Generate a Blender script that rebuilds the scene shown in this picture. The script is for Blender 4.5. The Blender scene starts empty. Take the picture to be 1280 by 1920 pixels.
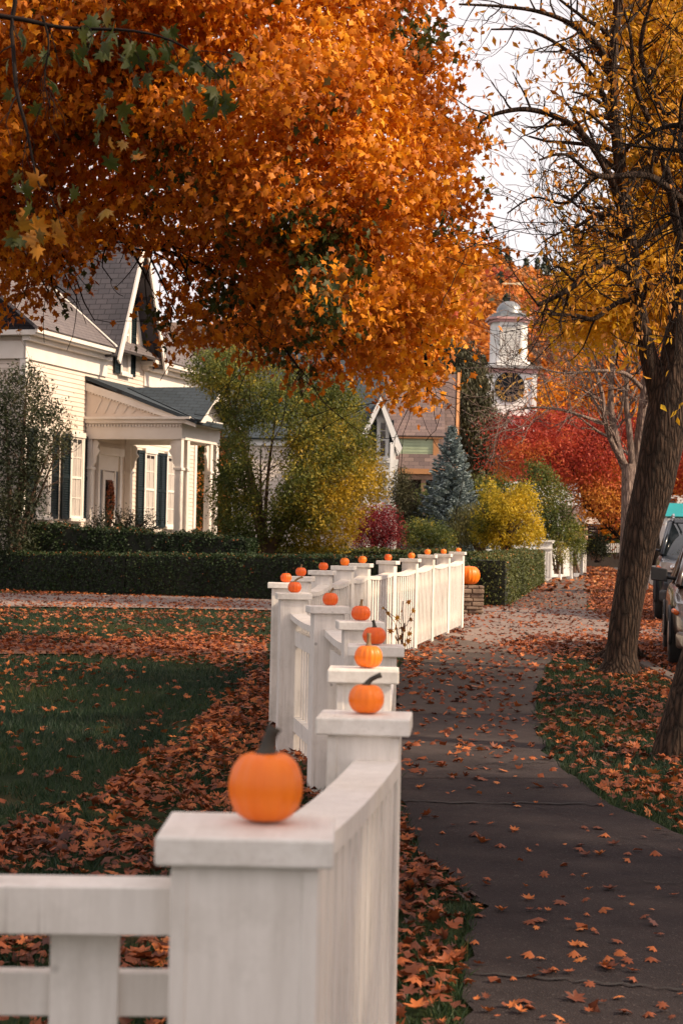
import bpy, math, random
import numpy as np
from mathutils import Vector, Matrix
random.seed(7)
rng = np.random.default_rng(11)
C = bpy.context.scene.collection
PI = math.pi
R = math.radians

# ------------------------------------------------------------------ camera
FPX = 3500.0
EYE = 1.6
camd = bpy.data.cameras.new('camera')
cam = bpy.data.objects.new('camera', camd)
C.objects.link(cam)
bpy.context.scene.camera = cam
RM = Matrix.Rotation(R(90 + 1.146), 3, 'X') @ Matrix.Rotation(R(1.2), 3, 'Z')
cam.matrix_world = Matrix.Translation((0, 0, EYE)) @ RM.to_4x4()
camd.sensor_fit = 'VERTICAL'
camd.sensor_height = 36.0
camd.lens = FPX / 1920 * 36.0
camd.clip_start = 0.1
camd.clip_end = 3000
camd.dof.use_dof = True
camd.dof.focus_distance = 15.0
camd.dof.aperture_fstop = 7.5
RN = np.array(RM)

def g(y):
    return float(gn(np.array([float(y)]))[0])
def gn(y):
    return np.interp(y, [5.5, 29, 65, 140, 400], [0, .435, .69, 1.02, 1.6])
def P(px, py, d):
    """photo pixel at distance d -> world point"""
    v = RM @ Vector(((px - 640) / FPX, (960 - py) / FPX, -1))
    k = d / v.y
    return Vector((v.x * k, d, EYE + v.z * k))
def Gp(px, py):
    """photo pixel -> point on the ground"""
    v = RM @ Vector(((px - 640) / FPX, (960 - py) / FPX, -1))
    d = 20.0
    for _ in range(60):
        z = g(d)
        d = .5 * d + .5 * min(400, max(3, (z - EYE) / min(v.z / v.y, -1e-4)))
    return Vector((v.x / v.y * d, d, g(d)))
def proj(pts):
    """world points (N,3) -> photo pixels"""
    q = (pts - np.array([0, 0, EYE])) @ RN
    return 640 + FPX * q[:, 0] / -q[:, 2], 960 - FPX * q[:, 1] / -q[:, 2]

# ------------------------------------------------------------------ materials
def newmat(name):
    m = bpy.data.materials.new(name); m.use_nodes = True
    nt = m.node_tree; nt.nodes.clear()
    out = nt.nodes.new('ShaderNodeOutputMaterial')
    b = nt.nodes.new('ShaderNodeBsdfPrincipled')
    nt.links.new(b.outputs[0], out.inputs[0])
    return m, nt, b, out
def N(nt, t, **kw):
    n = nt.nodes.new(t)
    for k, v in kw.items(): setattr(n, k, v)
    return n
def ramp(nt, fac, stops):
    r = N(nt, 'ShaderNodeValToRGB')
    e = r.color_ramp.elements
    while len(e) < len(stops): e.new(.5)
    for i, (p, c) in enumerate(stops):
        e[i].position = p; e[i].color = (*c, 1)
    nt.links.new(fac, r.inputs[0])
    return r.outputs[0]
def noise(nt, scale, detail=4, rough=.6, coord='Object', stretch=None):
    tc = N(nt, 'ShaderNodeTexCoord'); n = N(nt, 'ShaderNodeTexNoise')
    n.inputs['Scale'].default_value = scale; n.inputs['Detail'].default_value = detail
    n.inputs['Roughness'].default_value = rough
    if stretch:
        mp = N(nt, 'ShaderNodeMapping'); mp.inputs['Scale'].default_value = stretch
        nt.links.new(tc.outputs[coord], mp.inputs[0]); nt.links.new(mp.outputs[0], n.inputs[0])
    else:
        nt.links.new(tc.outputs[coord], n.inputs[0])
    return n.outputs[0]
def bump(nt, b, h, strength=.3, dist=.01):
    bp = N(nt, 'ShaderNodeBump'); bp.inputs['Strength'].default_value = strength
    bp.inputs['Distance'].default_value = dist
    nt.links.new(h, bp.inputs['Height']); nt.links.new(bp.outputs[0], b.inputs['Normal'])
def mixc(nt, fac, a, b, mode='MIX'):
    m = N(nt, 'ShaderNodeMix', data_type='RGBA', blend_type=mode)
    for s, v in ((m.inputs[0], fac), (m.inputs[6], a), (m.inputs[7], b)):
        if isinstance(v, (int, float)): s.default_value = v
        elif isinstance(v, tuple): s.default_value = (*v, 1)
        else: nt.links.new(v, s)
    return m.outputs[2]
def simple(name, stops, scale=3, rough=.6, stretch=None, bstr=.2, bdist=.01, metal=0, detail=5, spec=.5, coat=0):
    m, nt, b, o = newmat(name)
    n = noise(nt, scale, detail, stretch=stretch)
    nt.links.new(ramp(nt, n, stops), b.inputs['Base Color'])
    b.inputs['Roughness'].default_value = rough; b.inputs['Metallic'].default_value = metal
    b.inputs['Specular IOR Level'].default_value = spec
    b.inputs['Coat Weight'].default_value = coat
    if bstr: bump(nt, b, n, bstr, bdist)
    return m
def flat(c, j=.12):
    return [(.3, tuple(x * (1 - j) for x in c)), (.7, tuple(min(1, x * (1 + j)) for x in c))]
def leafmat(name, stops, trans=.35, rough=.55, spec=.3, tsat=1.0):
    m, nt, b, out = newmat(name)
    at = N(nt, 'ShaderNodeAttribute', attribute_name='v')
    col = ramp(nt, at.outputs['Fac'], stops)
    n = noise(nt, 9, 3)
    col = mixc(nt, .35, col, ramp(nt, n, [(.3, (.5, .5, .5)), (.7, (1.25, 1.25, 1.25))]), 'MULTIPLY')
    nt.links.new(col, b.inputs['Base Color'])
    b.inputs['Roughness'].default_value = rough
    b.inputs['Specular IOR Level'].default_value = spec
    if trans > 0:
        t = N(nt, 'ShaderNodeBsdfTranslucent'); mx = N(nt, 'ShaderNodeMixShader')
        nt.links.new(col, t.inputs[0]); mx.inputs[0].default_value = trans
        nt.links.new(b.outputs[0], mx.inputs[1]); nt.links.new(t.outputs[0], mx.inputs[2])
        nt.links.new(mx.outputs[0], out.inputs[0])
    return m
def paintwood(name, c0, c1, scale=(6, 6, .6), crk=(34, 34, .9)):
    """painted timber: long faint grain, dirty spots and a few knots"""
    m, nt, b, o = newmat(name)
    gr = noise(nt, 5, 6, .7, stretch=scale)
    col = ramp(nt, gr, [(.3, c1), (.62, c0)])
    d = noise(nt, 1.7, 6, .75)
    col = mixc(nt, ramp(nt, d, [(.50, (0, 0, 0)), (.75, (.5, .5, .5))]), col, (.30, .27, .20))
    tc = N(nt, 'ShaderNodeTexCoord'); vo = N(nt, 'ShaderNodeTexVoronoi')
    vo.inputs['Scale'].default_value = 5.5
    nt.links.new(tc.outputs['Object'], vo.inputs[0])
    col = mixc(nt, ramp(nt, vo.outputs[0], [(.035, (.55, .55, .55)), (.07, (0, 0, 0))]), col, (.22, .19, .16))
    ck = noise(nt, 1.6, 3, .6, stretch=crk)
    col = mixc(nt, ramp(nt, ck, [(.66, (0, 0, 0)), (.72, (.42, .42, .42))]), col, (.30, .25, .20))
    nt.links.new(col, b.inputs['Base Color'])
    b.inputs['Roughness'].default_value = .55
    bump(nt, b, mixc(nt, .5, gr, ck), .4, .004)
    return m

M = {}
M['fence'] = paintwood('weathered_white_paint', (.86, .80, .73), (.72, .66, .59))
M['cap'] = paintwood('weathered_white_cap_paint', (.86, .81, .74), (.72, .66, .59), (6, .6, 6), (30, 1.1, 30))
M['farfence'] = simple('white_paint', [(.3, (.72, .70, .66)), (.7, (.82, .80, .77))], 3, .6, bstr=.1)
M['siding'] = simple('cream_siding_paint', [(.3, (.62, .51, .42)), (.7, (.72, .62, .53))], 1.2, .6, bstr=.05)
M['trim'] = simple('cream_trim_paint', [(.3, (.72, .64, .56)), (.7, (.80, .73, .66))], 2, .5, bstr=.05)
M['pinkside'] = simple('pinkish_siding_paint', [(.3, (.60, .50, .42)), (.7, (.70, .60, .52))], 1, .6, bstr=.05)
M['white'] = simple('white_house_paint', [(.3, (.74, .72, .68)), (.7, (.82, .80, .77))], 1.5, .6, bstr=.05)
M['shutter'] = simple('dark_green_shutter_paint', flat((.006, .014, .017), .2), 5, .5, spec=.3)
M['glass'] = None
def glassmat(name, c, rough=.08):
    m, nt, b, o = newmat(name)
    nt.links.new(ramp(nt, noise(nt, 1.2, 2), flat(c, .5)), b.inputs['Base Color'])
    b.inputs['Roughness'].default_value = rough
    b.inputs['Specular IOR Level'].default_value = .9
    return m
M['glass'] = glassmat('dark_window_glass', (.03, .035, .04))
M['curtain'] = simple('white_net_curtain', flat((.42, .37, .33), .3), 6, .8, stretch=(8, 8, .5))
def shingle(name, a, b2, c, sx=1.0, rowh=.16):
    """shingle courses: brick pattern on generated UVs (metres)"""
    m, nt, b, o = newmat(name)
    uv = N(nt, 'ShaderNodeUVMap'); br = N(nt, 'ShaderNodeTexBrick')
    nt.links.new(uv.outputs[0], br.inputs[0])
    br.inputs['Scale'].default_value = 1.0
    br.inputs['Brick Width'].default_value = .32 * sx
    br.inputs['Row Height'].default_value = rowh
    br.inputs['Mortar Size'].default_value = .012
    br.inputs['Color1'].default_value = (*a, 1); br.inputs['Color2'].default_value = (*b2, 1)
    br.inputs['Mortar'].default_value = (*c, 1)
    n = noise(nt, .9, 5)
    col = mixc(nt, .6, br.outputs[0], ramp(nt, n, [(.3, (.7, .7, .7)), (.7, (1.25, 1.2, 1.2))]), 'MULTIPLY')
    nt.links.new(col, b.inputs['Base Color']); b.inputs['Roughness'].default_value = .8
    bump(nt, b, br.outputs[1], .5, -.02)
    return m
M['slate'] = shingle('grey_slate_shingles', (.085, .077, .085), (.065, .060, .068), (.025, .022, .026))
M['browngrey'] = shingle('faded_grey_shingles', (.15, .125, .12), (.12, .10, .10), (.06, .05, .05))
M['darkroof'] = shingle('charcoal_blue_shingles', (.035, .05, .062), (.025, .037, .046), (.01, .014, .018))
M['brownroof'] = shingle('mottled_brown_shingles', (.19, .13, .11), (.11, .075, .07), (.06, .04, .038), 1.6, .3)
M['orangetrim'] = simple('ochre_trim_paint', flat((.50, .23, .09)), 2, .6)
M['greenside'] = simple('sage_siding_paint', flat((.36, .42, .26)), 2, .6)
M['darkwall'] = simple('dark_brown_wall', flat((.05, .035, .028), .3), 2, .8)
M['brownwall'] = simple('brown_wall_paint', flat((.30, .17, .11), .2), 2, .8)
M['lead'] = simple('weathered_lead_dome', [(.25, (.13, .14, .15)), (.7, (.30, .31, .31))], 3, .4, metal=.4, stretch=(1, 1, 4))
M['gold'] = simple('gold_leaf', flat((.75, .42, .10), .15), 6, .35, metal=.3)
M['palegold'] = simple('pale_gilded_vane', flat((.8, .62, .38), .1), 6, .4)
M['black'] = simple('black_dial_paint', flat((.006, .008, .012), .3), 6, .7, spec=.1)
M['pinktrim'] = simple('pink_stained_cornice', flat((.55, .30, .28), .15), 2, .6)
M['redtrim'] = simple('red_roof_edge', flat((.45, .04, .03), .2), 2, .5)
M['iron'] = simple('black_iron', flat((.02, .02, .02), .3), 6, .5)
def barkmat(name, a, b2, c, scale=1.0):
    m, nt, b, o = newmat(name)
    tc = N(nt, 'ShaderNodeTexCoord'); mp = N(nt, 'ShaderNodeMapping')
    mp.inputs['Scale'].default_value = (16 * scale, 16 * scale, 2.6 * scale)
    nt.links.new(tc.outputs['Object'], mp.inputs[0])
    wn = N(nt, 'ShaderNodeTexNoise'); wn.inputs['Scale'].default_value = 1.2
    nt.links.new(mp.outputs[0], wn.inputs[0])
    mv = mixc(nt, .25, mp.outputs[0], wn.outputs[1])
    v = N(nt, 'ShaderNodeTexVoronoi', feature='DISTANCE_TO_EDGE'); v.inputs['Scale'].default_value = 1.0
    nt.links.new(mv, v.inputs[0])
    n = noise(nt, 30 * scale, 5, stretch=(1, 1, .3))
    h = N(nt, 'ShaderNodeMath', operation='ADD')
    nt.links.new(v.outputs[0], h.inputs[0])
    k = N(nt, 'ShaderNodeMath', operation='MULTIPLY'); k.inputs[1].default_value = .35
    nt.links.new(n, k.inputs[0]); nt.links.new(k.outputs[0], h.inputs[1])
    col = ramp(nt, h.outputs[0], [(.12, c), (.3, b2), (.6, a)])
    big = noise(nt, 2.0, 4)
    col = mixc(nt, .7, col, ramp(nt, big, [(.3, (.7, .72, .66)), (.7, (1.2, 1.15, 1.1))]), 'MULTIPLY')
    nt.links.new(col, b.inputs['Base Color']); b.inputs['Roughness'].default_value = .85
    b.inputs['Specular IOR Level'].default_value = .2
    bump(nt, b, h.outputs[0], 1.0, .06)
    return m
M['bark'] = barkmat('furrowed_brown_bark', (.10, .062, .043), (.042, .026, .018), (.007, .005, .004), 2.1)
M['greybark'] = barkmat('pale_grey_bark', (.36, .27, .23), (.22, .16, .14), (.09, .06, .05), 1.6)
M['darkbark'] = simple('dark_twig_bark', flat((.016, .011, .009), .3), 6, .8, spec=.1)
M['stem'] = simple('shrub_stem_bark', flat((.12, .07, .045), .3), 6, .8)

ORANGE = [(0, (.045, .06, .012)), (.10, (.07, .075, .012)), (.16, (.32, .085, .008)), (.40, (.58, .165, .007)), (.7, (.86, .33, .012)), (1, (.94, .52, .03))]
M['maple'] = leafmat('orange_maple_leaves', ORANGE, .30)
M['nearleaf'] = leafmat('olive_orange_leaves', [(0, (.035, .05, .01)), (.35, (.07, .075, .012)), (.6, (.40, .15, .012)), (1, (.62, .27, .02))], .4)
M['yellow'] = leafmat('yellow_leaves', [(0, (.16, .12, .015)), (.3, (.55, .27, .015)), (.7, (.85, .46, .02)), (1, (.9, .58, .04))], .55)
M['rust'] = leafmat('rusty_leaves', [(0, (.14, .05, .01)), (.4, (.45, .17, .02)), (1, (.72, .36, .03))], .35)
M['litter'] = leafmat('fallen_leaf_litter', [(0, (.035, .011, .008)), (.25, (.12, .032, .014)), (.55, (.31, .080, .025)), (.85, (.52, .165, .042)), (1, (.50, .26, .12))], .12)
M['greenyellow'] = leafmat('green_shrub_leaves', [(0, (.04, .058, .014)), (.4, (.12, .14, .025)), (.65, (.30, .25, .035)), (.85, (.52, .33, .025)), (1, (.62, .40, .03))], .35)
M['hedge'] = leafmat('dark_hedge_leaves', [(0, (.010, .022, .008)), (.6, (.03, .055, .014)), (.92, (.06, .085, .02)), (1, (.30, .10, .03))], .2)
M['hedgelit'] = leafmat('sunlit_tint_hedge_leaves', [(0, (.045, .060, .016)), (.6, (.12, .135, .032)), (.9, (.20, .17, .05)), (1, (.45, .17, .04))], .2)  # hedge leaves in lighter olive, sunlight put into the colour
M['darkleaf'] = leafmat('dark_bush_leaves', [(0, (.012, .016, .008)), (.6, (.03, .04, .014)), (1, (.09, .08, .03))], .2)
M['crimson'] = leafmat('crimson_leaves', [(0, (.08, .006, .010)), (.5, (.24, .014, .02)), (1, (.42, .05, .04))], .3)
M['scarlet'] = leafmat('scarlet_leaves', [(0, (.22, .02, .014)), (.4, (.55, .075, .04)), (.65, (.62, .16, .045)), (1, (.66, .27, .04))], .4)
M['spruce'] = leafmat('blue_spruce_needles', [(0, (.15, .19, .19)), (.5, (.36, .43, .43)), (1, (.60, .67, .66))], .1)
M['conifer'] = leafmat('dark_conifer_needles', [(0, (.03, .030, .014)), (.6, (.075, .070, .028)), (1, (.16, .12, .045))], .1)
M['gold_bush'] = leafmat('bright_yellow_leaves', [(0, (.10, .11, .012)), (.3, (.40, .30, .02)), (1, (.75, .50, .03))], .4)
M['forest'] = leafmat('autumn_forest_leaves', [(0, (.035, .05, .035)), (.22, (.06, .075, .045)), (.3, (.26, .13, .05)), (.5, (.55, .18, .03)), (.75, (.72, .26, .035)), (.92, (.6, .12, .05)), (1, (.45, .10, .05))], .3)
M['straw'] = leafmat('straw_grass_blades', [(0, (.35, .17, .08)), (1, (.62, .38, .2))], .2)
M['grass'] = leafmat('lawn_grass_blades', [(0, (.008, .024, .012)), (.5, (.017, .042, .016)), (.9, (.045, .07, .018)), (1, (.16, .12, .03))], .2)
M['needle'] = leafmat('yellow_green_blades', [(0, (.05, .06, .02)), (1, (.2, .17, .05))], .2)

# ------------------------------------------------------------------ mesh builder
OFF = {}
def link_mesh(name, me, mat, parent):
    o = bpy.data.objects.new(name, me); C.objects.link(o)
    if mat is not None and not me.materials:
        for m in (mat if isinstance(mat, (list, tuple)) else [mat]): me.materials.append(m)
    if parent is not None:
        o.parent = parent
        OFF[o.name] = OFF[parent.name]
    else:
        OFF[o.name] = Vector((0, 0, 0))
    return o
class MB:
    def __init__(s): s.v = []; s.f = []; s.sm = []; s.uv = {}; s.mi = []
    def add(s, vs, fs, smooth=False, mi=0):
        n = len(s.v); s.v += [tuple(x) for x in vs]
        for f in fs: s.f.append(tuple(i + n for i in f)); s.sm.append(smooth); s.mi.append(mi)
        return n
    def quad(s, a, b, c, d, uv=None, mi=0):
        s.add([a, b, c, d], [(0, 1, 2, 3)], mi=mi)
        if uv: s.uv[len(s.f) - 1] = uv
    def hexa(s, p, mi=0):
        """8 corners: bottom 0-3 ccw, top 4-7 ccw"""
        s.add(p, [(3, 2, 1, 0), (4, 5, 6, 7), (0, 1, 5, 4), (1, 2, 6, 5), (2, 3, 7, 6), (3, 0, 4, 7)], mi=mi)
    def box(s, c, size, u=(1, 0), mi=0, z1=None):
        x, y, z = c; a, b, h = size[0] / 2, size[1] / 2, size[2] / 2
        ux, uy = u; vx, vy = -uy, ux
        p = []
        for zz in (z - h, z + h):
            for i, j in ((-1, -1), (1, -1), (1, 1), (-1, 1)):
                p.append((x + ux * a * i + vx * b * j, y + uy * a * i + vy * b * j, zz))
        s.hexa(p, mi)
    def tube(s, pts, rad, n=6, smooth=True, cap=True, mi=0):
        pts = [Vector(p) for p in pts]
        if isinstance(rad, (int, float)): rad = [rad] * len(pts)
        ref = Vector((.31, .17, .93)) if abs((pts[-1] - pts[0]).normalized().z) < .8 else Vector((.9, .3, .1))
        rings = []
        for i, p in enumerate(pts):
            d = (pts[min(i + 1, len(pts) - 1)] - pts[max(i - 1, 0)])
            if d.length < 1e-9: d = Vector((0, 0, 1))
            d.normalize()
            a = d.cross(ref)
            if a.length < 1e-4: a = d.cross(Vector((1, 0, 0)))
            a.normalize(); b = d.cross(a)
            rings.append([p + rad[i] * (math.cos(2 * PI * k / n) * a + math.sin(2 * PI * k / n) * b) for k in range(n)])
        vs = [v for r in rings for v in r]; fs = []
        for i in range(len(pts) - 1):
            for k in range(n):
                k2 = (k + 1) % n
                fs.append((i * n + k, i * n + k2, (i + 1) * n + k2, (i + 1) * n + k))
        if cap:
            fs.append(tuple(range(n - 1, -1, -1))); fs.append(tuple((len(pts) - 1) * n + k for k in range(n)))
        s.add(vs, fs, smooth, mi)
    def lathe(s, c, prof, n=24, smooth=True, mi=0, sx=1, sy=1):
        vs = []; fs = []
        for r, z in prof:
            for k in range(n):
                a = 2 * PI * k / n
                vs.append((c[0] + sx * r * math.cos(a), c[1] + sy * r * math.sin(a), c[2] + z))
        for i in range(len(prof) - 1):
            for k in range(n):
                k2 = (k + 1) % n
                fs.append((i * n + k, i * n + k2, (i + 1) * n + k2, (i + 1) * n + k))
        fs.append(tuple(range(n - 1, -1, -1))); fs.append(tuple((len(prof) - 1) * n + k for k in range(n)))
        s.add(vs, fs, smooth, mi)
    def build(s, name, mat, parent=None, bevel=0, sub=0):
        off = OFF[parent.name] if parent is not None else Vector((0, 0, 0))
        me = bpy.data.meshes.new(name)
        me.from_pydata([(x - off[0], y - off[1], z - off[2]) for x, y, z in s.v], [], s.f)
        me.polygons.foreach_set('use_smooth', s.sm)
        me.polygons.foreach_set('material_index', s.mi)
        if s.uv:
            ul = me.uv_layers.new(name='UVMap')
            for fi, uv in s.uv.items():
                for li, q in zip(me.polygons[fi].loop_indices, uv): ul.data[li].uv = q
        me.update()
        o = link_mesh(name, me, mat, parent)
        if bevel:
            b = o.modifiers.new('bevel', 'BEVEL'); b.width = bevel; b.segments = 2; b.limit_method = 'ANGLE'
        return o

def tag(o, label=None, cat=None, group=None, kind=None):
    if label: o['label'] = label
    if cat: o['category'] = cat
    if group: o['group'] = group
    if kind: o['kind'] = kind
    return o
def empty(name, loc, label=None, cat=None, group=None):
    o = bpy.data.objects.new(name, None); C.objects.link(o)
    o.empty_display_size = .2
    o.location = loc; OFF[o.name] = Vector(loc)
    return tag(o, label, cat, group)

# leaf templates: verts (x across, y along, z lift), outline fan around vertex 0
def fan(n): return [(0, i, i % n + 1) for i in range(1, n + 1)]
mo = [(0, -.10), (.10, -.30), (.34, -.36), (.23, -.10), (.54, .00), (.28, .16), (.38, .44), (.14, .32), (.03, .64),
      (-.15, .30), (-.33, .38), (-.26, .14), (-.50, .06), (-.24, -.09), (-.28, -.34), (-.10, -.28)]
T_MAPLE = (np.array([(0, .02, .05)] + [(x, y, -.22 * (x * x + y * y)) for x, y in mo]), fan(16))
mo5 = [(.02, -.26), (.26, -.34), (.22, -.08), (.50, .06), (.26, .24), (.05, .60), (-.22, .26), (-.46, .16), (-.22, -.06), (-.30, -.28)]
T_MAPLE5 = (np.array([(0, .02, .05)] + [(x, y, -.25 * (x * x + y * y)) for x, y in mo5]), fan(10))
T_LEAF = (np.array([(0, -.5, 0), (.26, -.05, .08), (0, .55, -.06), (-.26, -.05, .08), (0, 0, -.02)]),
          [(0, 1, 4), (1, 2, 4), (2, 3, 4), (3, 0, 4)])
T_QUAD = (np.array([(0, -.5, 0), (.34, 0, .08), (0, .5, 0), (-.34, 0, .08)]), [(0, 1, 2), (0, 2, 3)])
T_BLADE = (np.array([(-.045, 0, 0), (.045, 0, 0), (.03, .55, .06), (-.03, .55, .06), (0, 1, .25)]), [(0, 1, 2), (0, 2, 3), (3, 2, 4)])
T_NEEDLE = (np.array([(-.07, 0, 0), (.07, 0, 0), (0, 1, .05)]), [(0, 1, 2)])
T_CLUMP = (np.array([(0, -.5, 0), (.45, -.2, .12), (.3, .38, -.05), (-.12, .55, .1), (-.5, .1, -.08)]), [(0, 1, 2), (0, 2, 3), (0, 3, 4)])

def unit(a): return a / np.maximum(np.linalg.norm(a, axis=1, keepdims=True), 1e-9)
def rdir(n): return unit(rng.normal(size=(n, 3)))
def leafmesh(name, c, a, nrm, size, val, tmpl, mat, parent=None, curl=None):
    """one mesh of many leaves. c centres, a tip direction, nrm normals"""
    off = np.array(OFF[parent.name]) if parent is not None else np.zeros(3)
    T, F = tmpl; n = len(c)
    a = unit(a); nrm = nrm - a * np.sum(nrm * a, 1, keepdims=True); nrm = unit(nrm)
    b = np.cross(a, nrm)
    size = np.broadcast_to(np.asarray(size, float), (n,))
    zz = np.ones(n) if curl is None else curl
    wx = rng.uniform(.55, 1.05, n)[:, None, None]; sk_ = rng.uniform(-.35, .35, n)[:, None, None]
    V = c[:, None, :] - off + size[:, None, None] * ((T[None, :, 0, None] * wx + sk_ * T[None, :, 1, None] ** 2) * b[:, None, :] + T[None, :, 1, None] * a[:, None, :]
        + T[None, :, 2, None] * zz[:, None, None] * nrm[:, None, :])
    k = len(T); F = np.array(F); nf = len(F)
    idx = (np.arange(n)[:, None, None] * k + F[None]).reshape(-1)
    me = bpy.data.meshes.new(name)
    me.vertices.add(n * k); me.vertices.foreach_set('co', V.reshape(-1).astype(np.float32))
    me.loops.add(n * nf * 3); me.loops.foreach_set('vertex_index', idx.astype(np.int32))
    me.polygons.add(n * nf)
    me.polygons.foreach_set('loop_start', (np.arange(n * nf) * 3).astype(np.int32))
    me.update(calc_edges=True)
    at = me.attributes.new('v', 'FLOAT', 'FACE')
    at.data.foreach_set('value', np.repeat(np.clip(val, 0, 1), nf).astype(np.float32))
    return link_mesh(name, me, mat, parent)
_k = np.random.default_rng(5).normal(size=(10, 3)); _ph = np.random.default_rng(6).uniform(0, 6.28, 10)
def snoise(p, scale, seed=0):
    """cheap smooth noise in about -1..1"""
    q = p / scale; s = 0
    for i in range(7):
        kk = np.roll(_k, seed + i, axis=0)[0] * (1 + .35 * i)
        s = s + np.sin(q @ kk * 2.2 + _ph[(i + seed) % 10] + seed) / (1 + .3 * i)
    return s / 2.6
def inpoly(px, py, poly):
    poly = np.array(poly, float); ins = np.zeros(len(px), bool); j = len(poly) - 1
    for i in range(len(poly)):
        xi, yi = poly[i]; xj, yj = poly[j]
        c = ((yi > py) != (yj > py)) & (px < (xj - xi) * (py - yi) / (yj - yi + 1e-9) + xi)
        ins ^= c; j = i
    return ins
def edgedist(px, py, poly):
    poly = np.array(poly, float); d = np.full(len(px), 1e9)
    for i in range(len(poly)):
        x1, y1 = poly[i - 1]; x2, y2 = poly[i]
        dx, dy = x2 - x1, y2 - y1
        t = np.clip(((px - x1) * dx + (py - y1) * dy) / (dx * dx + dy * dy + 1e-9), 0, 1)
        d = np.minimum(d, np.hypot(px - x1 - t * dx, py - y1 - t * dy))
    return d
def Pn(px, py, d):
    q = np.stack([(px - 640) / FPX, (960 - py) / FPX, -np.ones(len(px))], 1) @ RN.T
    k = d / q[:, 1]
    return np.stack([q[:, 0] * k, d, EYE + q[:, 2] * k], 1)

# branch growth ---------------------------------------------------------
def branch(mb, p, d, L, r, lev, tips, rnd, wig=.25, kids=3, up=.08, n=None, spread=.9, minr=.004, segs=5, taper=.35, nodes=None):
    pts = [Vector(p)]; rad = [r]; d = Vector(d).normalized()
    for i in range(segs):
        d = (d + wig * Vector((rnd.gauss(0, 1), rnd.gauss(0, 1), rnd.gauss(0, 1))) * .5 + Vector((0, 0, up))).normalized()
        pts.append(pts[-1] + d * L / segs); rad.append(max(minr, r * (1 - (1 - taper) * (i + 1) / segs)))
    mb.tube(pts, rad, n or (6 if lev > 1 else 4), cap=False)
    if lev <= 1 and tips is not None:
        tips += [(pts[i], (pts[i] - pts[i - 1]).normalized()) for i in range(2, segs + 1)]
    if lev > 0:
        for k in range(kids):
            t = .25 + .75 * (k + rnd.random()) / kids
            i = min(segs - 1, int(t * segs)); q = pts[i].lerp(pts[i + 1], t * segs - i) if i < segs else pts[-1]
            dd = (pts[i + 1] - pts[i]).normalized()
            rv = Vector((rnd.gauss(0, 1), rnd.gauss(0, 1), rnd.gauss(0, 1)))
            rv = (rv - dd * rv.dot(dd)).normalized()
            branch(mb, q, dd + rv * spread * (.6 + .6 * rnd.random()), L * (.45 + .3 * rnd.random()), rad[i] * .55, lev - 1, tips, rnd,
                   wig, kids, up, n, spread, minr, segs, taper)
def along(mb, pts, rad, tips, rnd, num, L, lev, **kw):
    """side branches along a hand placed limb"""
    for k in range(num):
        t = (k + rnd.random()) / num * (len(pts) - 1); i = min(int(t), len(pts) - 2); f = t - i
        q = Vector(pts[i]).lerp(Vector(pts[i + 1]), f); r = rad[i] * (1 - f) + rad[i + 1] * f
        dd = (Vector(pts[i + 1]) - Vector(pts[i])).normalized()
        rv = Vector((rnd.gauss(0, 1), rnd.gauss(0, 1), rnd.gauss(0, 1))); rv = (rv - dd * rv.dot(dd)).normalized()
        branch(mb, q, dd * .6 + rv, L * (.6 + .7 * rnd.random()), min(r * .5, .04), lev, tips, rnd, **kw)
def smoothpts(pts, rad, k=4):
    """Catmull-Rom through hand placed points"""
    pts = [Vector(p) for p in pts]; o = []; orad = []
    for i in range(len(pts) - 1):
        p0 = pts[max(i - 1, 0)]; p1 = pts[i]; p2 = pts[i + 1]; p3 = pts[min(i + 2, len(pts) - 1)]
        for j in range(k):
            t = j / k
            o.append(.5 * ((2 * p1) + (p2 - p0) * t + (2 * p0 - 5 * p1 + 4 * p2 - p3) * t * t + (3 * p1 - p0 - 3 * p2 + p3) * t ** 3))
            orad.append(rad[i] * (1 - t) + rad[i + 1] * t)
    o.append(pts[-1]); orad.append(rad[-1])
    return o, orad
def leaves_at(name, tips, per, spread, size, mat, parent, tmpl=T_LEAF, droop=.5, vbias=0, jit=.5, keep=None):
    if not tips: return None
    P0 = np.array([list(t[0]) for t in tips]); D0 = np.array([list(t[1]) for t in tips])
    P1 = np.repeat(P0, per, 0); D1 = np.repeat(D0, per, 0); n = len(P1)
    P1 = P1 + rng.normal(size=(n, 3)) * spread
    if keep is not None:
        k = keep(P1); P1 = P1[k]; D1 = D1[k]; n = len(P1)
    a = D1 * .5 + rdir(n) * .8 + np.array([0, 0, -droop]); nr = rdir(n) + np.array([0, 0, .6])
    v = np.clip(rng.beta(2, 2, n) + vbias + .3 * snoise(P1, 1.5), 0, 1)
    return leafmesh(name, P1, a, nr, size * rng.uniform(.6, 1.25, n), v, tmpl, mat, parent)
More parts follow.
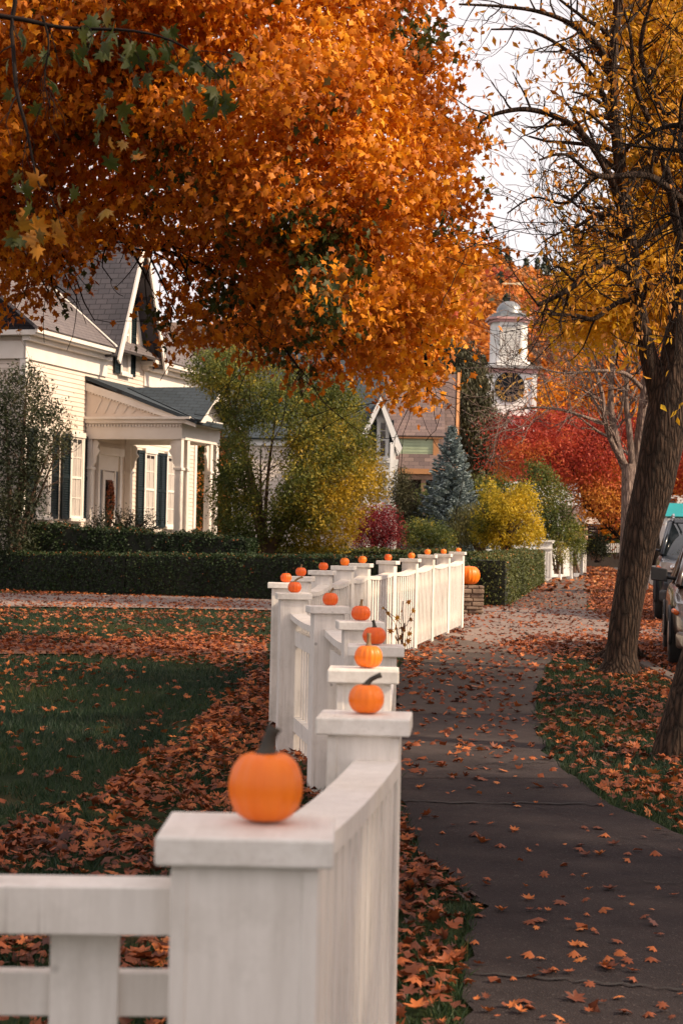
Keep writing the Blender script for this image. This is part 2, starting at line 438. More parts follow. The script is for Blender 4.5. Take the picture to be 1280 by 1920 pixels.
# ================================================================== SETTING
def groundmat():
    m, nt, b, o = newmat('turf_and_soil')
    n = noise(nt, .9, 8, .65); f = noise(nt, 22, 6, .7)
    c1 = ramp(nt, n, [(.35, (.012, .024, .010)), (.55, (.022, .032, .012)), (.72, (.05, .032, .016))])
    c2 = ramp(nt, f, [(.3, (.5, .5, .5)), (.7, (1.5, 1.5, 1.4))])
    nt.links.new(mixc(nt, 1.0, c1, c2, 'MULTIPLY'), b.inputs['Base Color'])
    b.inputs['Roughness'].default_value = .95; b.inputs['Specular IOR Level'].default_value = .1
    bump(nt, b, f, .6, .03); return m
def asphalt(name, a, b2, speck):
    m, nt, b, o = newmat(name)
    big = noise(nt, .55, 5, .6); mid = noise(nt, 5, 6, .7)
    tc = N(nt, 'ShaderNodeTexCoord'); v = N(nt, 'ShaderNodeTexVoronoi'); v.inputs['Scale'].default_value = 130
    nt.links.new(tc.outputs['Object'], v.inputs[0])
    col = ramp(nt, big, [(.3, a), (.7, b2)])
    col = mixc(nt, .8, col, ramp(nt, mid, [(.25, (.65, .65, .67)), (.75, (1.3, 1.27, 1.25))]), 'MULTIPLY')
    col = mixc(nt, ramp(nt, v.outputs[1], [(.80, (0, 0, 0)), (.95, (.5, .5, .5))]), col, speck)
    nt.links.new(col, b.inputs['Base Color']); b.inputs['Roughness'].default_value = .88
    b.inputs['Specular IOR Level'].default_value = .08
    h = N(nt, 'ShaderNodeMath', operation='ADD'); nt.links.new(v.outputs[0], h.inputs[0]); nt.links.new(mid, h.inputs[1])
    bump(nt, b, h.outputs[0], .5, .006); return m
ys = np.concatenate([np.arange(-40, 60, 1.0), np.arange(60, 150, 6), np.arange(150, 1000, 40)])
xs = np.concatenate([np.arange(-600, -30, 60), np.arange(-30, 30, 1.5), np.arange(30, 601, 60)])
def zbump(x, y):
    return .018 * math.sin(x * 1.7 + y * .9) * math.sin(y * 1.1 - x * .4) - .018
mb = MB()
mb.add([(x, y, g(y) + (zbump(x, y) if abs(x) < 30 else -.02)) for y in ys for x in xs],
       [(j * len(xs) + i, j * len(xs) + i + 1, (j + 1) * len(xs) + i + 1, (j + 1) * len(xs) + i) for j in range(len(ys) - 1) for i in range(len(xs) - 1)], True)
tag(mb.build('ground', groundmat()), kind='structure')

def strip(name, rows, mat, dz, kind='structure'):
    """rows of (left point, right point) -> sheet following the ground"""
    mb = MB(); n = 6; vs = []
    rr = []
    for i in range(len(rows) - 1):
        for k in range(4):
            t = k / 4
            rr.append((rows[i][0].lerp(rows[i + 1][0], t), rows[i][1].lerp(rows[i + 1][1], t)))
    rr.append(rows[-1])
    for q_, (a, b) in enumerate(rr):
        if name == 'path':
            a = a + Vector((.022 * math.sin(q_ * 2.3) + .02 * math.sin(q_ * 5.1), 0, 0)); b = b + Vector((.022 * math.sin(q_ * 1.9 + 1) + .02 * math.sin(q_ * 4.7), 0, 0))
        for k in range(n + 1):
            p = a.lerp(b, k / n)
            vs.append((p.x, p.y, g(p.y) + dz))
    mb.add(vs, [(j * (n + 1) + i, j * (n + 1) + i + 1, (j + 1) * (n + 1) + i + 1, (j + 1) * (n + 1) + i) for j in range(len(rr) - 1) for i in range(n)], True)
    return tag(mb.build(name, mat), kind=kind)
ROWS = [(1920, 866, 1751), (1830, 874, 1620), (1760, 880, 1545), (1700, 896, 1482), (1645, 840, 1395), (1600, 786, 1330), (1560, 770, 1272), (1510, 752, 1140), (1460, 748, 1075),
        (1420, 745, 1030), (1380, 742, 1008), (1340, 742, 1000), (1300, 742, 1004), (1260, 745, 1018), (1225, 765, 1040), (1195, 800, 1075), (1165, 850, 1092), (1140, 905, 1098),
        (1110, 962, 1106), (1085, 1012, 1108), (1066, 1056, 1106), (1054, 1092, 1118), (1048, 1112, 1138), (1045.5, 1136, 1152)]
jr = random.Random(4)
prow = [(Vector((.42, -6, 0)), Vector((2.1, -6, 0))), (Vector((.42, 4, 0)), Vector((2.05, 4, 0)))]
for y, a, b in ROWS:
    jj = 5 if y > 1200 else 1
    prow.append((Gp(a + jr.uniform(-jj, jj), y), Gp(b + jr.uniform(-jj, jj), y)))
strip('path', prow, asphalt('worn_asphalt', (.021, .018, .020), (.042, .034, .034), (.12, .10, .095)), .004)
strip('path', prow[10:], asphalt('faint_sun_tint_asphalt', (.036, .030, .030), (.062, .050, .048), (.16, .14, .13)), .006)  # overlay, asphalt colour lightened one step towards the sunlit stretch
strip('path', prow[13:], asphalt('mid_sun_tint_asphalt', (.055, .045, .041), (.090, .072, .063), (.20, .17, .15)), .0085)  # next overlay, paler again: sun painted into the asphalt colour
strip('path', prow[16:], asphalt('full_sun_tint_asphalt', (.095, .074, .064), (.15, .116, .098), (.25, .21, .18)), .011)  # farthest overlay, palest tone imitates sunlight on the same asphalt
DRV = [((-420, 1134), (-420, 1108)), ((0, 1138), (0, 1113)), ((300, 1141), (300, 1118)), ((510, 1145), (510, 1123)), ((700, 1168), (700, 1130)), ((860, 1200), (880, 1138)),
       ((960, 1216), (950, 1141)), ((1060, 1216), (1040, 1143)), ((1150, 1205), (1110, 1146)), ((1230, 1196), (1190, 1140))]
strip('driveway', [(Gp(*a), Gp(*b)) for a, b in DRV], asphalt('pale_gravelly_asphalt', (.20, .155, .135), (.27, .21, .18), (.42, .35, .3)), .0135)
strip('dirt_path', [(Gp(x, 1226), Gp(x, 1206)) for x in (-500, 0, 200, 380, 500)], simple('reddish_soil', [(.3, (.16, .06, .03)), (.7, (.26, .12, .06))], 4, .95), .003)
def streetx(y): return 3.70 + (.14 * (y - 23) if y > 23 else 0)
strip('street', [(Vector((streetx(y), y, 0)), Vector((streetx(y) + 9, y, 0))) for y in (-10, 5, 15, 25, 35, 60, 90, 130)], asphalt('street_asphalt', (.09, .08, .08), (.13, .115, .11), (.25, .22, .2)), .014)
mb = MB()
for a in np.arange(-8, 110, 1.8):
    if 29 < a < 35: continue
    y0, y1 = a, a + 1.77
    p = [(streetx(y) + dx, y, g(y) + dz) for dz in (-.1, .03) for (y, dx) in ((y0, -.14), (y0, 0.0), (y1, 0.0), (y1, -.14))]
    mb.hexa(p)
tag(mb.build('kerb', simple('granite_kerb', flat((.10, .075, .06), .3), 20, .9), bevel=.012), kind='structure')
# cracks in the path: thin recessed strips
mb = MB()
cr = random.Random(3)
def crack(x0, y0, x1, y1, w):
    n = 26; prev = None
    for i in range(n + 1):
        t = i / n
        p = Gp(x0 + (x1 - x0) * t + cr.uniform(-3, 3), y0 + (y1 - y0) * t + cr.uniform(-3, 3)); ww = w * cr.uniform(.3, 1.2)
        q = (Vector((p.x, p.y - ww, p.z + .0128)), Vector((p.x, p.y + ww, p.z + .0128)))
        if prev: mb.quad(prev[0], q[0], q[1], prev[1])
        prev = q
crack(860, 1825, 1300, 1862, .012); crack(752, 1506, 1140, 1512, .02); crack(890, 1436, 1040, 1430, .015)
crack(1210, 1660, 1300, 1656, .006); crack(1000, 1512, 1300, 1620, .006); crack(900, 1240, 1040, 1236, .012)
tag(mb.build('path_cracks', simple('dark_crack_fill', flat((.012, .010, .010)), 9, .9)), kind='structure')

# sky: sky texture veiled by thin pale cloud
w = bpy.data.worlds.new('World'); bpy.context.scene.world = w; w.use_nodes = True
nt = w.node_tree; nt.nodes.clear()
SUN = Vector((.93, -.30, .72)).normalized()
sel = math.asin(SUN.z); srot = math.atan2(SUN.x, SUN.y)
sk = N(nt, 'ShaderNodeTexSky', sky_type='NISHITA'); sk.sun_disc = False
sk.sun_elevation = sel; sk.sun_rotation = srot; sk.dust_density = 3
bg = N(nt, 'ShaderNodeBackground'); bg.inputs[1].default_value = .105
ow = N(nt, 'ShaderNodeOutputWorld')
cl = noise(nt, 2.2, 6, .6, coord='Generated', stretch=(1, 1, 3))
fac = ramp(nt, cl, [(.3, (.72, .72, .72)), (.7, (.96, .96, .96))])
nt.links.new(mixc(nt, fac, sk.outputs[0], ramp(nt, noise(nt, 5, 5, .6, coord='Generated', stretch=(1, 1, 3)), [(.3, (6.6, 5.9, 6.0)), (.7, (7.9, 7.2, 7.0))])), bg.inputs[0])
nt.links.new(bg.outputs[0], ow.inputs[0])
sd = bpy.data.lights.new('sun', 'SUN'); sd.energy = 4.1; sd.angle = R(2); sd.color = (1, .80, .58)
so = bpy.data.objects.new('sun', sd); C.objects.link(so)
so.rotation_euler = SUN.to_track_quat('Z', 'Y').to_euler()

# ================================================================== FENCE
POSTS = [(467, 1566, 2.95), (685, 1345, 4.95), (683, 1255, 6.5), (703, 1214, 8.2), (676, 1167, 9.9), (614, 1138, 11.5), (549, 1113, 13.2), (532, 1093, 15.0), (562, 1081, 16.5),
         (604, 1069, 18.0), (645, 1060, 19.4), (677, 1056, 21.0), (727, 1051, 22.4), (769, 1047, 23.8), (801, 1039, 25.4), (831, 1038, 27.0), (858, 1034, 28.7)]
pp = [P(*q) for q in POSTS]
pz = [P(a, b, d - .125).z for a, b, d in POSTS]
# smooth cap heights against the ground
for i in range(len(pp)):
    pz[i] = .8 * pz[i] + .2 * (g(pp[i].y) + 1.15)
root = empty('picket_fence', (pp[0].x, pp[0].y, 0), 'white painted wooden picket fence curving beside the path with capped square posts', 'fence')
fr = random.Random(9)
dirs = []
for i in range(len(pp)):
    a = pp[max(i - 1, 0)]; b = pp[min(i + 1, len(pp) - 1)]
    d = Vector((b.x - a.x, b.y - a.y)).normalized()
    if i == 0: d = Vector((0.02, 1)).normalized()
    dirs.append(d)
for i, p in enumerate(pp):
    d = dirs[i] if i else dirs[0]
    s, cs = (.222, .27) if i == 0 else (.185, .245)
    u = (d.y, -d.x)                       # across
    if i == 0: u = (1, 0)
    gz = g(p.y)
    m = MB(); h = pz[i] - .045 - (gz - .1)
    c = (p.x, p.y, gz - .1 + h / 2)
    # boxed post: four boards, the corner boards a little proud
    m.box(c, (s, s, h), u)
    for sx in (-1, 1):
        for sy in (-1, 1):
            ux, uy = u
            cx = p.x + ux * sx * (s / 2 - .012) - uy * sy * (s / 2 - .001); cy = p.y + uy * sx * (s / 2 - .012) + ux * sy * (s / 2 - .001)
            m.box((cx, cy, c[2] - .003), (.026, .008, h - .006), u)
    po = m.build('post', M['fence'], root, bevel=.003)
    m = MB(); m.box((p.x + fr.uniform(-.004, .004), p.y, pz[i] - .0225), (cs, cs, .045), u)
    m.build('cap', M['cap'], po, bevel=.005)
def bay(i, j, a, b, za, zb, za2, zb2, wide=False, side=1, off=.03, pw=.066, gap=.058, sag=.045, railw=.115, posts=(.0925, .0925)):
    """panel between two points; side = +1 pickets to the right of the walking direction"""
    A = Vector((a.x, a.y)); B = Vector((b.x, b.y)); D = (B - A); L = D.length; D.normalize()
    nrm = Vector((D.y, -D.x)) * side
    u = (D.x, D.y)
    s0, s1 = posts[0] - .002, L - posts[1] + .002
    top = lambda s: za + (zb - za) * (s / L) - sag * 4 * (s / L) * (1 - s / L)
    def pt(s, o, z): q = A + D * s + nrm * o; return (q.x, q.y, z)
    m = MB()
    n = max(1, int((s1 - s0 - .02) / (pw + gap))); st = (s1 - s0) / n
    gz0, gz1 = g(a.y), g(b.y)
    for k in range(n):
        c = s0 + st * (k + .5) + fr.uniform(-.004, .004); zt = top(c) - .040; zb_ = gz0 + (gz1 - gz0) * c / L + .05
        x, y, _ = pt(c, off + .035, 0)
        w = pw * fr.uniform(.95, 1.04)
        m.box((x, y, (zt + zb_) / 2), (w, .024, zt - zb_), u)
    pan = m.build('picket_panel', M['fence'], root, bevel=.0025 if i < 5 else 0)
    m = MB(); K = 8
    for k in range(K):
        q0, q1 = s0 + (s1 - s0) * k / K, s0 + (s1 - s0) * (k + 1) / K
        pts = []
        for dz in (-.04, 0):
            for s, o in ((q0, off - railw / 2), (q1, off - railw / 2), (q1, off + railw / 2), (q0, off + railw / 2)):
                pts.append(pt(s, o, top(s) + dz))
        if side < 0: pts = pts[3::-1] + pts[7:3:-1]
        pts = [pts[0], pts[3], pts[2], pts[1], pts[4], pts[7], pts[6], pts[5]] if side > 0 else pts
        m.hexa(pts)
    r = m.build('top_rail', M['fence'], pan)
    for zz, hh, nm in ((.83, .105, 'middle_rail'), (.23, .10, 'bottom_rail')):
        m = MB(); za_ = gz0 + zz; zb_ = gz1 + zz
        pts = []
        for dz in (-hh / 2, hh / 2):
            for s, o in ((s0, off - .022), (s0, off + .0235), (s1, off + .0235), (s1, off - .022)):
                q = pt(s, o, (za_ + (zb_ - za_) * s / L) + dz); pts.append(q)
        m.hexa(pts if side > 0 else pts); m.build(nm, M['fence'], pan)
for i in range(len(pp) - 1):
    a, b = pp[i], pp[i + 1]
    ga, gb = pz[i] - .132, pz[i + 1] - .132
    if i == 0: bay(i, i + 1, a, b, pz[0] - .035, pz[1] - .11, 0, 0, off=.04, posts=(.111, .0925), sag=.02, pw=.09, gap=.035)
    else: bay(i, i + 1, a, b, ga, gb, 0, 0, sag=.03)
# return of the fence to the left of the corner post, with wide pickets
pl = Vector((pp[0].x - 1.95, pp[0].y - .10, 0))
m = MB(); A0 = pp[0]
def lerpx(x): return A0.y + .0 + (pl.y - A0.y) * ((A0.x - x) / 1.95)
x = A0.x - .111 - .09
while x > pl.x + .1:
    m.box((x - .055, lerpx(x) + .028, .53), (.108, .022, .96), (1, .05)); x -= .20
pan = m.build('picket_panel', M['fence'], root, bevel=.003)
for z, hh, o, dd, nm in ((1.035, .075, 0, .10, 'top_rail'), (.885, .07, .06, .035, 'middle_rail'), (.22, .10, .06, .035, 'bottom_rail')):
    m = MB(); xm = (A0.x - .111 + pl.x) / 2
    m.box((xm, lerpx(xm) + o, z), (A0.x - .111 - pl.x + .002, dd, hh), (1, .05)); m.build(nm, M['fence'], pan, bevel=.003)
m = MB(); m.box((pl.x, pl.y, .5), (.2, .2, 1.2), (1, .05)); po = m.build('post', M['fence'], root)
m = MB(); m.box((pl.x, pl.y, 1.12), (.25, .25, .045), (1, .05)); m.build('cap', M['cap'], po)

# ================================================================== PUMPKINS
def pumpkinmat(name, a, b2):
    m, nt, b, o = newmat(name)
    n = noise(nt, 14, 5, stretch=(1, 1, .35))
    n2 = noise(nt, 60, 3)
    col = ramp(nt, n, [(.3, a), (.7, b2)])
    col = mixc(nt, ramp(nt, n2, [(.68, (0, 0, 0)), (.8, (.35, .35, .35))]), col, (.75, .38, .08))
    nt.links.new(col, b.inputs['Base Color']); b.inputs['Roughness'].default_value = .42
    b.inputs['Subsurface Weight'].default_value = 0
    bump(nt, b, n, .15, .003); return m
PM = [pumpkinmat('bright_orange_pumpkin_skin', (.84, .15, .003), (.93, .21, .004)), pumpkinmat('deep_orange_pumpkin_skin', (.72, .085, .004), (.84, .13, .005))]
SM = [simple('dark_green_stem', flat((.032, .026, .017), .4), 40, .7), simple('dry_brown_stem', flat((.20, .12, .05), .3), 40, .7)]
def pumpkin(px, py, d, z, dia, h, stem, lean, label, mat, smat, ribs=14, sub='pumpkins on the fence posts'):
    c = P(px, py, d); base = (c.x, d, z)
    r_ = empty('pumpkin', base, label, 'pumpkin', sub)
    a = dia / 2; m = MB(); n = ribs * 4; rows = 15; vs = []; fs = []; ph = fr.uniform(0, 6)
    for j in range(rows):
        t = -PI / 2 + PI * j / (rows - 1)
        rr = max(.02, math.cos(t) ** .75) * a if abs(math.cos(t)) > 1e-3 else .02 * a
        zz = h / 2 + h / 2 * math.sin(t) * (1.0 - .16 * math.exp(-((rr / a) / .38) ** 2))
        for k in range(n):
            th = 2 * PI * k / n + ph
            rib = abs(math.sin(ribs * th / 2)) ** .55
            q = rr * (1 - .11 * (1 - rib)) * (1 + .02 * math.sin(2 * th + ph))
            vs.append((base[0] + q * math.cos(th), base[1] + q * math.sin(th), z + zz))
    for j in range(rows - 1):
        for k in range(n):
            k2 = (k + 1) % n; fs.append((j * n + k, j * n + k2, (j + 1) * n + k2, (j + 1) * n + k))
    fs.append(tuple(range(n - 1, -1, -1))); fs.append(tuple((rows - 1) * n + k for k in range(n)))
    m.add(vs, fs, True); m.build('body', mat, r_)
    m = MB(); zt = z + h * .9; L = stem
    pts = [(base[0] + lean * L * f * f, base[1] + .1 * L * f, zt + L * (f - .18 * abs(lean) * f * f)) for f in (0, .12, .3, .55, .8, 1)]
    rs = dia * (.095 if d < 3 else .075)
    m.tube(pts, [rs * 2.6, rs * 1.5, rs * 1.1, rs * .95, rs * .9, rs * 1.1], 7)
    m.build('stem', smat, r_)
    return r_
PK = [(496, .121, .117, .050, .25, 'large blurred pumpkin with short dark stem on the nearest corner post', 0, 0),
      (686, .097, .082, .038, 1.0, 'bright pumpkin with curved dark green stem on the second nearest post', 0, 0),
      (690, .100, .083, .048, .0, 'pumpkin with tall upright stem just above the one with curved stem', 0, 1),
      (701, .104, .082, .036, -.2, 'pumpkin half hidden behind the tall stemmed pumpkin with thick green stem', 1, 0),
      (676, .102, .085, .040, .1, 'round pumpkin with thin upright brown stem on the shaded fifth post', 1, 1),
      (619, .099, .085, .036, .5, 'pumpkin with short curved brown stem above a stained grey cap', 1, 1),
      (552, .100, .082, .052, 1.1, 'reddish pumpkin with long stem leaning right, lower of the left three', 1, 1),
      (536, .092, .080, .020, .1, 'reddish pumpkin farthest to the left of the fence bend', 1, 0),
      (564, .096, .082, .034, .2, 'reddish pumpkin on the post right after the leftmost bend post', 1, 1),
      (606, .095, .080, .030, .0, 'small pumpkin on the second post past the bend before the hedge', 1, 0),
      (646, .098, .085, .030, .8, 'light orange pumpkin on the third post past the bend before the hedge', 0, 1),
      (679, .098, .085, .030, .0, 'pumpkin on the fourth post past the bend, right beside the light orange one', 0, 1),
      (727, .095, .082, .030, .1, 'pumpkin alone on the middle post of the sunlit fence run', 1, 0),
      (771, .090, .078, .030, .3, 'tiny pumpkin on the post left of the last three pumpkins', 0, 1),
      (801, .088, .078, .022, .0, 'tiny pumpkin on third from last fence post', 0, 1),
      (831, .086, .072, .022, .0, 'tiny pumpkin on the last post but one', 0, 1),
      (859, .082, .062, .018, .0, 'tiny pumpkin on the very last fence post by the path', 0, 1)]
for i, (px, dia, h, st, ln, lab, mi, si) in enumerate(PK):
    pumpkin(px, POSTS[i][1], POSTS[i][2] + (0.02 if i else .03), pz[i] - .001, dia, h, st, ln, lab, PM[mi], SM[si], ribs=14 + i % 3)

# stacked stone pillar with the big pumpkin
sp = Gp(878, 1152); sp = Vector((P(876, 1150, sp.y).x, sp.y, sp.z))
zt = P(878, 1097, sp.y).z
m = MB(); z = sp.z - .05; k = 0
while z < zt - .02:
    hh = min(fr.uniform(.055, .10), zt - z)
    if zt - z - hh < .03: hh = zt - z
    x = -.26
    while x < .25:
        ww = min(fr.uniform(.14, .32), .27 - x)
        if .27 - x - ww < .08: ww = .27 - x
        m.box((sp.x + x + ww / 2, sp.y + fr.uniform(-.02, .02), z + hh / 2), (ww - .012, .48 + fr.uniform(-.03, .03), hh - .012), (1, fr.uniform(-.05, .05)))
        x += ww
    z += hh
m.box((sp.x, sp.y, (sp.z + zt) / 2 - .01), (.47, .40, zt - sp.z - .03))
tag(m.build('stone_pillar', simple('brown_fieldstone', [(.3, (.13, .085, .06)), (.7, (.34, .24, .17))], 5, .85, bstr=.6), bevel=.012),
    'low square pillar of stacked flat brown stones between fence end and hedge', 'pillar')
pumpkin(877, 1097, sp.y, zt - .003, .44, .36, .04, .2, 'big pumpkin resting on the stacked stone pillar at fence end', PM[0], SM[1], ribs=18, sub=None)

# ================================================================== LEAVES ON THE GROUND
LITTER = [([(-400, 1146), (512, 1150), (512, 1162), (-400, 1156)], .75), ([(-400, 1100), (512, 1118), (512, 1124), (-400, 1112)], .9),
          ([(-400, 1124), (512, 1130), (512, 1142), (-400, 1134)], .22),
          ([(-400, 1160), (512, 1164), (512, 1186), (-400, 1184)], .32),
          ([(-400, 1186), (512, 1186), (512, 1262), (430, 1262), (300, 1244), (0, 1230), (-400, 1226)], .85),
          ([(-400, 1226), (0, 1232), (200, 1245), (60, 1300), (-400, 1300)], .16),
          ([(512, 1188), (430, 1290), (340, 1375), (150, 1500), (0, 1555), (-400, 1650), (-400, 2500), (1000, 2500), (868, 1912), (880, 1741), (905, 1698), (834, 1634), (783, 1591), (752, 1500), (745, 1215), (760, 1180)], .80),
          ([(745, 1150), (900, 1140), (880, 1200), (800, 1260), (752, 1330), (745, 1215)], .6),
          ([(900, 1212), (1000, 1188), (1100, 1180), (1400, 1190), (1400, 1275), (1040, 1242), (960, 1232)], 1.0),
          ([(1020, 1225), (1000, 1340), (1030, 1420), (1140, 1510), (1280, 1560), (1900, 1800), (1900, 1230), (1300, 1225)], .42),
          ([(1150, 1270), (1400, 1250), (1400, 1400), (1180, 1400)], .9),
          ([(1098, 1060), (1300, 1060), (1300, 1192), (1140, 1182), (1098, 1150)], .8),
          ([(900, 1142), (985, 1098), (1015, 1076), (1085, 1046), (1097, 1047), (1028, 1082), (985, 1110), (945, 1142)], .9),
          ([(800, 1150), (1140, 1150), (1140, 1215), (800, 1215)], .13),
          ([(960, 1060), (1110, 1050), (1110, 1150), (900, 1150)], .09),
          ([(745, 1215), (1045, 1215), (1000, 1330), (745, 1330)], .15),
          ([(745, 1330), (1010, 1330), (1060, 1450), (745, 1450)], .07),
          ([(745, 1450), (1070, 1450), (1800, 1800), (1800, 2500), (870, 2500), (860, 1650), (752, 1520)], .012),
          ([(-400, 1230), (512, 1230), (430, 1290), (150, 1500), (-400, 1600)], .05)]
def litter_density(pts):
    px, py = proj(pts); den = np.full(len(px), .10); done = np.zeros(len(px), bool)
    for poly, v in LITTER:
        ins = inpoly(px, py, poly) & ~done; soft = np.clip(edgedist(px[ins], py[ins], poly) / 18, .25, 1) if v > .3 else 1
        den[ins] = v * soft; done |= ins
    return den
n = 360000
Y = np.sqrt(rng.uniform(2.2 ** 2, 50 ** 2, n)); X = Y * rng.uniform(-.25, .25, n) - .3 * (Y < 6)
pts = np.stack([X, Y, gn(Y)], 1)
den = litter_density(pts) * np.clip(.75 + .75 * snoise(pts, .55, 2), .12, 1.5) * np.where(Y < 16, 1.5, 1)
k = rng.uniform(size=n) < den * .62
pts = pts[k]; Y = Y[k]; n = len(pts)
pts[:, 2] += .016 + rng.uniform(0, .035, n) * np.clip(den[k], .2, 1)
a = rdir(n); a[:, 2] *= .25; nr = np.array([0, 0, 1.0]) + rdir(n) * .55
val = np.clip(rng.beta(2.2, 2.2, n) * .8 + .1 + .15 * snoise(pts, 2.5, 3), 0, 1)
near = Y < 15; torn = near & (rng.uniform(size=n) < .38); near = near & ~torn
o = leafmesh('leaf_litter', pts[torn], a[torn], nr[torn], rng.uniform(.025, .07, torn.sum()), val[torn] * .9, T_CLUMP, M['litter'], curl=rng.uniform(-3, 3, torn.sum()))
tag(o, 'small torn leaf fragments among the leaf drifts near the fence', 'fallen leaves', kind='stuff')
for sel, T, nm in ((near, T_MAPLE, 'near'), (Y >= 15, T_MAPLE5, 'far')):
    o = leafmesh('leaf_litter', pts[sel], a[sel], nr[sel], rng.uniform(.045, .105, sel.sum()), val[sel], T, M['litter'], curl=rng.uniform(-3.5, 4.0, sel.sum()))
    tag(o, kind='stuff')
    o['label'] = 'thick drifts of fallen maple leaves along the fence and verge' if nm == 'near' else 'sunlit fallen leaves over the far lawn, driveway and path edges'
    o['category'] = 'fallen leaves'
n2 = 60000
Y = rng.uniform(48, 112, n2); X = (Y - 48) / 60 * 7 + rng.uniform(1, 8.5, n2); pts = np.stack([X, Y, gn(Y)], 1)
den = litter_density(pts); k = rng.uniform(size=n2) < den * .7 * np.clip(.7 + .6 * snoise(pts, .9, 2), .2, 1); pts = pts[k]; n2 = len(pts); pts[:, 2] += .03; a = rdir(n2); a[:, 2] *= .25
o = leafmesh('leaf_litter', pts, a, np.array([0, 0, 1.0]) + rdir(n2) * .6, rng.uniform(.13, .2, n2), rng.uniform(.2, 1, n2), T_CLUMP, M['litter'])
tag(o, 'bright sunlit fallen leaves along the far end of the path', 'fallen leaves', kind='stuff')
# single leaves lying on the open asphalt
protos = []
for q in range(7):
    o = leafmesh('fallen_leaf', np.zeros((1, 3)), np.array([[0, 1., 0]]), np.array([[0, 0, 1.]]), 1.0, np.array([.25 + .1 * q]), T_MAPLE, M['litter'], curl=np.array([[-1.8, 1.5, 2.2, -1., 2.8, -2.4, .8][q]]))
    protos.append(o)
lr = random.Random(21); cnt = 0; used = set()
while cnt < 150:
    py = 1330 + 588 * lr.random() ** .85; px = lr.uniform(750, 1290)
    row = [(a_, b_) for (y_, a_, b_) in ROWS if y_ >= py]
    a_, b_ = row[-1]
    if not (a_ + 12 < px < b_ - 8): continue
    p = Gp(px, py)
    q = lr.randrange(7); o = protos[q]
    if q in used: o = o.copy(); C.objects.link(o)
    used.add(q)
    o.location = (p.x, p.y, p.z + .016); s = lr.uniform(.03, .09)
    o.scale = (s, s * lr.uniform(.7, 1), s)
    o.rotation_euler = (lr.gauss(0, .22), lr.gauss(0, .22), lr.uniform(0, 6.28))
    tag(o, 'single curled fallen leaf lying on the open asphalt of the near path', 'leaf', 'leaves scattered on the near asphalt path')
    cnt += 1
# grass
n = 420000
Y = rng.uniform(5.5, 36, n); X = Y * rng.uniform(-.22, .235, n)
pts = np.stack([X, Y, gn(Y)], 1); px, py = proj(pts)
pathpoly = [(1020, 2600)] + [(a, y) for y, a, b in ROWS] + [(b, y) for y, a, b in ROWS[::-1]] + [(2584, 2600)]
drv = [a for a, b in DRV] + [b for a, b in DRV[::-1]]
ok = ~inpoly(px, py, pathpoly) & ~inpoly(px, py, drv) & (X < [streetx(y) - .2 for y in Y]) & ~((py > 1204) & (py < 1228) & (px < 512))
ok &= (snoise(pts, .8, 4) > -.75 + .5 * (litter_density(pts) > .5))
ok &= rng.uniform(size=n) < np.clip(16 / Y, .35, 1)
pts = pts[ok]; n = len(pts)
o = leafmesh('lawn_grass', pts - np.array([0, 0, .02]), np.array([0, 0, 1.]) + rdir(n) * .55, rdir(n), rng.uniform(.035, .085, n), np.clip(.45 + .32 * snoise(pts, 1.7, 1) + rng.normal(size=n) * .16, 0, 1), T_BLADE, M['grass'])
o.data.materials[0] = M['grass']; tag(o, 'short green grass blades on the lawn and verge', 'grass', kind='stuff')

